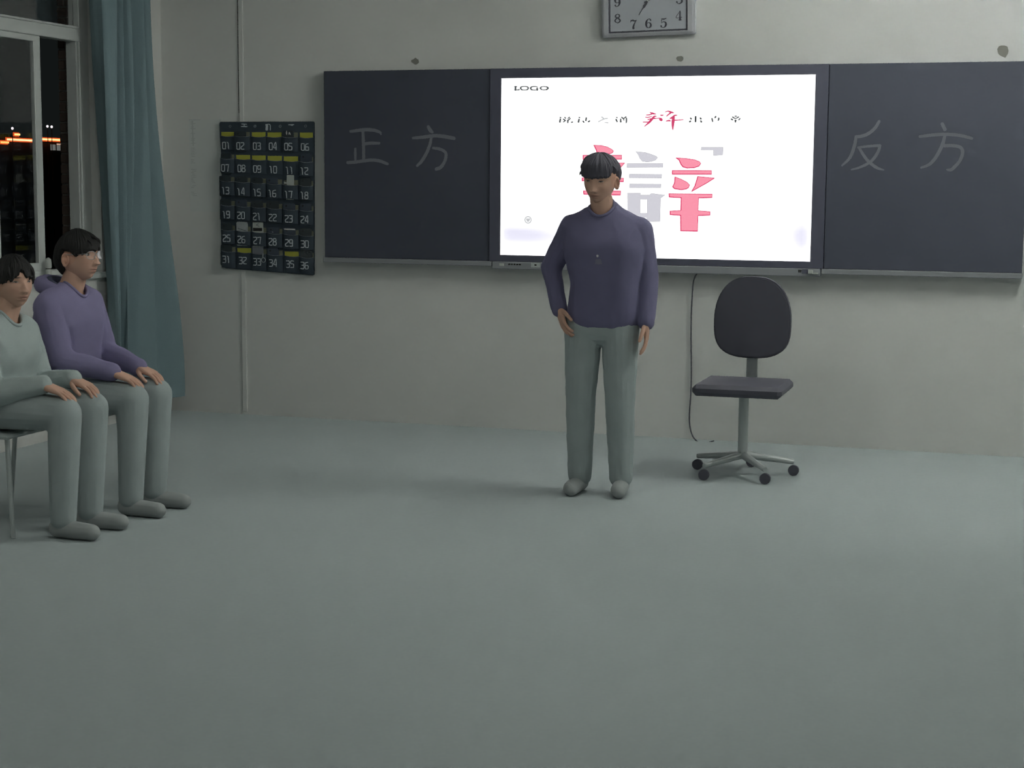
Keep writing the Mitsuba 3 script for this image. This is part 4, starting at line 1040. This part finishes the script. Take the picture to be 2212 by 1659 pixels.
trm.vertices += trm.vertex_normals * (0.008 * (meshkit.fbm(trm.vertices * np.array([12, 12, 18]), 3, 9) - 0.5))[:, None]
trm.apply_transform(L); put('trousers', trm, 'grey_trouser', 45, t)
for i in (0, 1):
    q = FEET[i]
    s_ = soft(join([hull((*q[0][:2], 0.042, 0.041), (*q[1][:2], 0.036, 0.035), (q[1][0] + 0.01, q[1][1] - 0.03, 0.036, 0.035)), hull((*q[0][:2], 0.05, 0.038), (LEGS[i][2][0], LEGS[i][2][1], 0.085, 0.045))]), 0.014, 8)
    s_.apply_transform(L); s_.vertices[:, 2] = np.maximum(s_.vertices[:, 2], 0.001)
    put('shoe', s_, 'shoe', 45, t)


def project_print(shape_pts, m, name):
    """A small print laid on the front of the sweatshirt."""
    cut = Manifold.extrude(m3.CrossSection([shape_pts]), 0.5).rotate([90, 0, 0]).translate([0, 0.5, 0])
    k = soft(smm, 0.012, 0)
    k.vertices = k.vertices + k.vertex_normals * 0.0015
    got = man(k) ^ cut.rotate([0, 0, 0])
    o = tm(got); o.apply_transform(L)
    put(name, o, m, 45, t)


zc = 1.175
dot = [(0.0055 * math.cos(a) - 0.006, zc + 0.006 * math.sin(a)) for a in np.linspace(0, 2 * math.pi, 12, endpoint=False)]
project_print(dot, 'print_white', 'chest_badge')
project_print([(0.008, zc - 0.040), (-0.028, zc - 0.040), (-0.022, zc - 0.016), (0.002, zc - 0.016)][::-1], 'print_grey', 'chest_print')


# ---- seated students
def make_chair(x, y, yaw, label):
    c = thing('school_chair', label, 'chair')
    L = local_matrix(x, y, yaw)

    def add(name, m, mt, smooth=40):
        m = m.copy(); m.apply_transform(L); return put(name, m, mt, smooth, c)
    add('seat', rbox(-0.20, 0.20, -0.20, 0.19, 0.425, 0.443, 0.006), 'chair_shell')
    add('backrest', rbox(-0.19, 0.19, -0.235, -0.218, 0.60, 0.80, 0.006), 'chair_shell')
    for sx in (-1, 1):
        add('back_post', tube([[sx * 0.165, -0.19, 0.424], [sx * 0.165, -0.205, 0.52], [sx * 0.165, -0.212, 0.78]], 0.011, 10), 'metal_grey')
        for sy in (-1, 1):
            add('leg', tube([[sx * 0.165, sy * 0.165, 0.426], [sx * 0.185, sy * 0.195, 0.001]], 0.011, 10), 'metal_grey')
    return c


def seated(loc, yaw, head, hyaw, hpitch, hroll, hs, style, tufts, label, top_mat, drop, eye_open, hood=False):
    x, y = loc
    L = local_matrix(x, y, yaw)
    t = thing('person', label, 'person')
    M = place_matrix(head, hyaw, hpitch, hroll, hs)
    hd_ = make_head(None, M, style, tufts, t)
    eye_parts(M, t, eye_open)
    hl = (np.linalg.inv(L) @ np.r_[head, 1])[:3]
    nz0 = hl[2] - 0.175
    by = hl[1] - 0.06
    NECK = [(hl[0] * 0.6, by, nz0 - 0.005, 0.060), (hl[0], hl[1] - 0.012, hl[2] - 0.060, 0.051)]
    sh = nz0 - 0.045
    mid_ = (0.56 + sh) / 2
    TOR = [[(0.085, 0, 0.555, 0.098), (-0.085, 0, 0.555, 0.098), (0.07, by * 0.5, mid_, 0.095), (-0.07, by * 0.5, mid_, 0.095)],
           [(0.07, by * 0.5, mid_, 0.095), (-0.07, by * 0.5, mid_, 0.095), (0.085, by, sh - 0.08, 0.098), (-0.085, by, sh - 0.08, 0.098)],
           [(0.085, by, sh - 0.08, 0.098), (-0.085, by, sh - 0.08, 0.098), (0.145, by, sh, 0.052), (-0.145, by, sh, 0.052), (0.05, by, nz0 - 0.02, 0.058), (-0.05, by, nz0 - 0.02, 0.058)]]
    ARM = [[(s * 0.165, by, sh - 0.005, 0.052), (s * 0.186, by + 0.07, sh - 0.24, 0.041), (s * 0.115, 0.31, 0.655, 0.028)] for s in (1, -1)]
    LEG = [[(s * 0.095, 0.03, 0.545, 0.086), (s * 0.105, 0.41, 0.535, 0.058), (s * 0.105, 0.39, 0.095, 0.040)] for s in (1, -1)]
    FT = [[(s * 0.105, 0.365, 0.036, 0.028), (s * 0.115, 0.535, 0.030, 0.024)] for s in (1, -1)]
    parts = [hull(*q) for q in TOR] + chain(*NECK) + sum([chain(*q) for q in ARM + LEG + FT], []) + sum([chain((*LEG[i][2][:3], 0.038), FT[i][0]) for i in (0, 1)], [])
    for i, s in enumerate((1, -1)):
        parts += hand_parts(ARM[i][2][:3], (-s * 0.15, 1, -0.32), (0, -0.3, -1), (-s, 0, 0))
    finish_body(parts, L, hd_, M, t)
    g = 0.022
    sw = [hull(*grow(q, g)) for q in TOR]
    for q in ARM:
        sw += chain((*q[0][:3], 0.070), (*q[1][:3], 0.060), (*q[2][:3], 0.042))
    sw += [hull((0.06, by, nz0 - 0.03, 0.055), (-0.06, by, nz0 - 0.03, 0.055), (NECK[0][0], by, nz0 + 0.005, 0.068))]
    s_ = soft(join(sw), 0.016, 30)
    s_.vertices += s_.vertex_normals * (0.014 * (meshkit.fbm(s_.vertices * np.array([13, 13, 8]), 3, 5) - 0.5))[:, None]
    o, cr = neckline(s_, (NECK[0][0], by - 0.01, nz0 - 0.07), (hl[0], hl[1] + 0.02, hl[2] - 0.05), 0.058)
    o.apply_transform(L); put('hoodie' if hood else 'top', o, top_mat, 45, t)
    cr.apply_transform(L); put('collar', cr, top_mat, True, t)
    if hood:
        # the hood lies open behind and beside the neck: thick roll, navy lining
        hp, ip = [], []
        for a in np.linspace(math.radians(130), math.radians(410), 27):
            k = (1 - math.sin(a)) / 2
            rad = 0.080 + 0.028 * k
            hp.append([NECK[0][0] + rad * math.cos(a), by - 0.012 + rad * math.sin(a), nz0 + 0.002 + 0.045 * k])
            ip.append([NECK[0][0] + (rad - 0.026) * math.cos(a), by - 0.010 + (rad - 0.026) * math.sin(a), nz0 + 0.010 + 0.050 * k])
        rr = 0.020 + 0.020 * np.sin(np.linspace(0, math.pi, 27))
        h_ = tube(hp, rr, 12); h_.vertices += h_.vertex_normals * (0.010 * (meshkit.noise(h_.vertices * 40, 4) - 0.5))[:, None]; h_.apply_transform(L)
        hk = put('hood', h_, top_mat, True, t)
        l_ = tube(ip, 0.012 + 0.010 * np.sin(np.linspace(0, math.pi, 27)), 10); l_.apply_transform(L)
        part_label(put('lining', l_, 'navy_cloth', True, hk), 'navy lining of the hood')
    tr = [hull((0.085, 0, 0.56, 0.108), (-0.085, 0, 0.56, 0.108), (0.095, 0.10, 0.55, 0.088), (-0.095, 0.10, 0.55, 0.088))]
    for q in LEG:
        tr += chain((*q[0][:3], 0.094), (*q[1][:3], 0.072)) + chain((*q[1][:3], 0.072), (q[2][0], q[2][1], 0.085, 0.056))
    b_ = soft(join(tr), 0.018, 10); b_.apply_transform(L); put('trousers', b_, 'grey_trouser', 45, t)
    for i in (0, 1):
        q = FT[i]
        f_ = soft(join([hull((*q[0][:2], 0.042, 0.041), (*q[1][:2], 0.036, 0.035)), hull((*q[0][:2], 0.05, 0.038), (LEG[i][2][0], LEG[i][2][1], 0.085, 0.045))]), 0.014, 8)
        f_.apply_transform(L); f_.vertices[:, 2] = np.maximum(f_.vertices[:, 2], 0.001); put('shoe', f_, 'shoe', 45, t)
    return t, M


S2H = np.array([-1.992, -3.020, 1.168])
s2, M2 = seated((-2.075, -3.02), math.radians(-90), S2H, math.radians(-97), math.radians(4), math.radians(0), 0.985,
                dict(front=0.019, side=0.004, back=-0.078, temple=0.008, ear=0.022, lock=6, jag=0.012, seed=21, thick=0.015, rear=0.012, crown=-0.001, bowl=0.007, part=-0.30, label='short black hair with a fringe'),
                [([0.01, 0.075, 0.085], [0.0, 0.118, 0.062], [0, 0.006, 0.008], 0.009), ([-0.03, 0.07, 0.08], [-0.02, 0.112, 0.050], [0, 0.010, 0.004], 0.010), ([0.03, 0.07, 0.075], [0.035, 0.108, 0.045], [0, 0.010, 0.004], 0.010)],
                'young man with glasses and a purple hood, in profile before the teal curtain', 'purple_cloth', 0, 0.85, True)
S1H = np.array([-2.005, -3.515, 1.074])
s1, M1 = seated((-2.10, -3.53), math.radians(-90), S1H, math.radians(-116), math.radians(2), math.radians(0), 0.955,
                dict(front=0.024, side=-0.005, back=-0.055, temple=0.004, ear=0.014, lock=5, jag=0.020, seed=33, thick=0.014, crown=0.004, bowl=0.004, part=0.10, label='black hair with an uneven fringe'),
                [([0.05, 0.05, 0.075], [0.062, 0.082, 0.028], [0.006, 0.008, 0], 0.010), ([-0.04, 0.065, 0.07], [-0.052, 0.088, 0.022], [-0.006, 0.008, 0], 0.011)],
                'student with an uneven black fringe at the left edge, lower than the one in glasses', 'grey_cloth', 0, 0.55)
make_chair(-2.075, -3.02, math.radians(-90), 'grey school chair under the student in glasses')
make_chair(-2.10, -3.53, math.radians(-90), 'grey school chair under the student at the left edge')

# eyeglasses worn by the student beside the curtain
gl = thing('eyeglasses', 'thin clear-rimmed eyeglasses on the student in front of the curtain', 'eyeglasses')


def gput(name, m, mt, smooth=True, parent=gl):
    m.apply_transform(M2); return put(name, m, mt, smooth, parent)


for s in (1, -1):
    a = np.linspace(0, 2 * math.pi, 30, endpoint=False)
    se = lambda v, p: np.sign(v) * np.abs(v) ** p
    rimp = np.stack([s * 0.0315 + 0.0245 * se(np.cos(a), 0.7), 0.1005 - 0.010 * (np.abs(s * 0.0315 + 0.0245 * np.cos(a)) / 0.055) ** 2, 0.002 + 0.0185 * se(np.sin(a), 0.7)], 1)
    rk = gput('rim', tube(rimp, 0.0013, 6, True), 'steel')
    c = rimp.mean(0)
    V = np.vstack([[c], rimp]); F = [(0, 1 + i, 1 + (i + 1) % 30) for i in range(30)]
    gput('lens', trimesh.Trimesh(V, F, process=False), 'pane_glass', False, rk)
    gput('temple_arm', tube([[s * 0.0560, 0.092, 0.010], [s * 0.070, 0.080, 0.010], [s * 0.079, 0.03, 0.010], [s * 0.081, -0.010, 0.012], [s * 0.079, -0.028, -0.004]], 0.0013, 6), 'steel')
    gput('nose_pad', trimesh.creation.icosphere(subdivisions=2, radius=0.003).apply_translation([s * 0.0085, 0.096, -0.004]), 'pale_plastic')
gput('bridge', tube([[-0.0075, 0.1005, 0.006], [0, 0.103, 0.009], [0.0075, 0.1005, 0.006]], 0.0013, 6), 'steel')

# ------------------------------------------------------------------ made-up dark chair, its rounded top standing in for a student's head
dc = thing('chair', 'dark round-topped chair, stand-in for a student head, under the right half of the screen', 'chair')
cx, cy = 0.768, -0.90
bp = Polygon([(cx + 0.205 * math.copysign(abs(math.cos(a)) ** 0.75, math.cos(a)), 0.80 + (0.235 if math.sin(a) > 0 else 0.20) * math.copysign(abs(math.sin(a)) ** (1.0 if math.sin(a) > 0 else 0.6), math.sin(a))) for a in np.linspace(0, 2 * math.pi, 56, endpoint=False)])
put('backrest', tm(man(flat(bp.buffer(-0.008), cy + 0.02, 0.05)) + man(flat(bp, cy + 0.012, 0.034))), 'chair_dark', 30, dc)
put('seat', rbox(cx - 0.23, cx + 0.23, cy - 0.47, cy - 0.02, 0.44, 0.50, 0.02), 'chair_dark', False, dc)
put('bracket', rbox(cx - 0.03, cx + 0.03, cy + 0.010, cy + 0.022, 0.45, 0.72, 0.003), 'metal_grey', False, dc)
put('bracket', rbox(cx - 0.03, cx + 0.03, cy - 0.20, cy + 0.022, 0.428, 0.4395, 0.003), 'metal_grey', False, dc)
put('column', tube([[cx, cy - 0.22, 0.43], [cx, cy - 0.22, 0.09]], 0.026, 16), 'metal_grey', 40, dc)
for k in range(5):
    a = 2 * math.pi * k / 5 + 0.3
    e = [cx + 0.27 * math.cos(a), cy - 0.22 + 0.27 * math.sin(a)]
    lg = put('foot', tube([[cx, cy - 0.22, 0.11], [e[0], e[1], 0.075]], [0.022, 0.014], 10), 'metal_grey', 40, dc)
    w_ = trimesh.creation.cylinder(radius=0.028, height=0.02, sections=20); w_.apply_transform(trimesh.transformations.rotation_matrix(math.pi / 2, [1, 0, 0])); w_.apply_translation([e[0], e[1], 0.0285])
    put('caster', w_, 'chair_dark', False, lg)
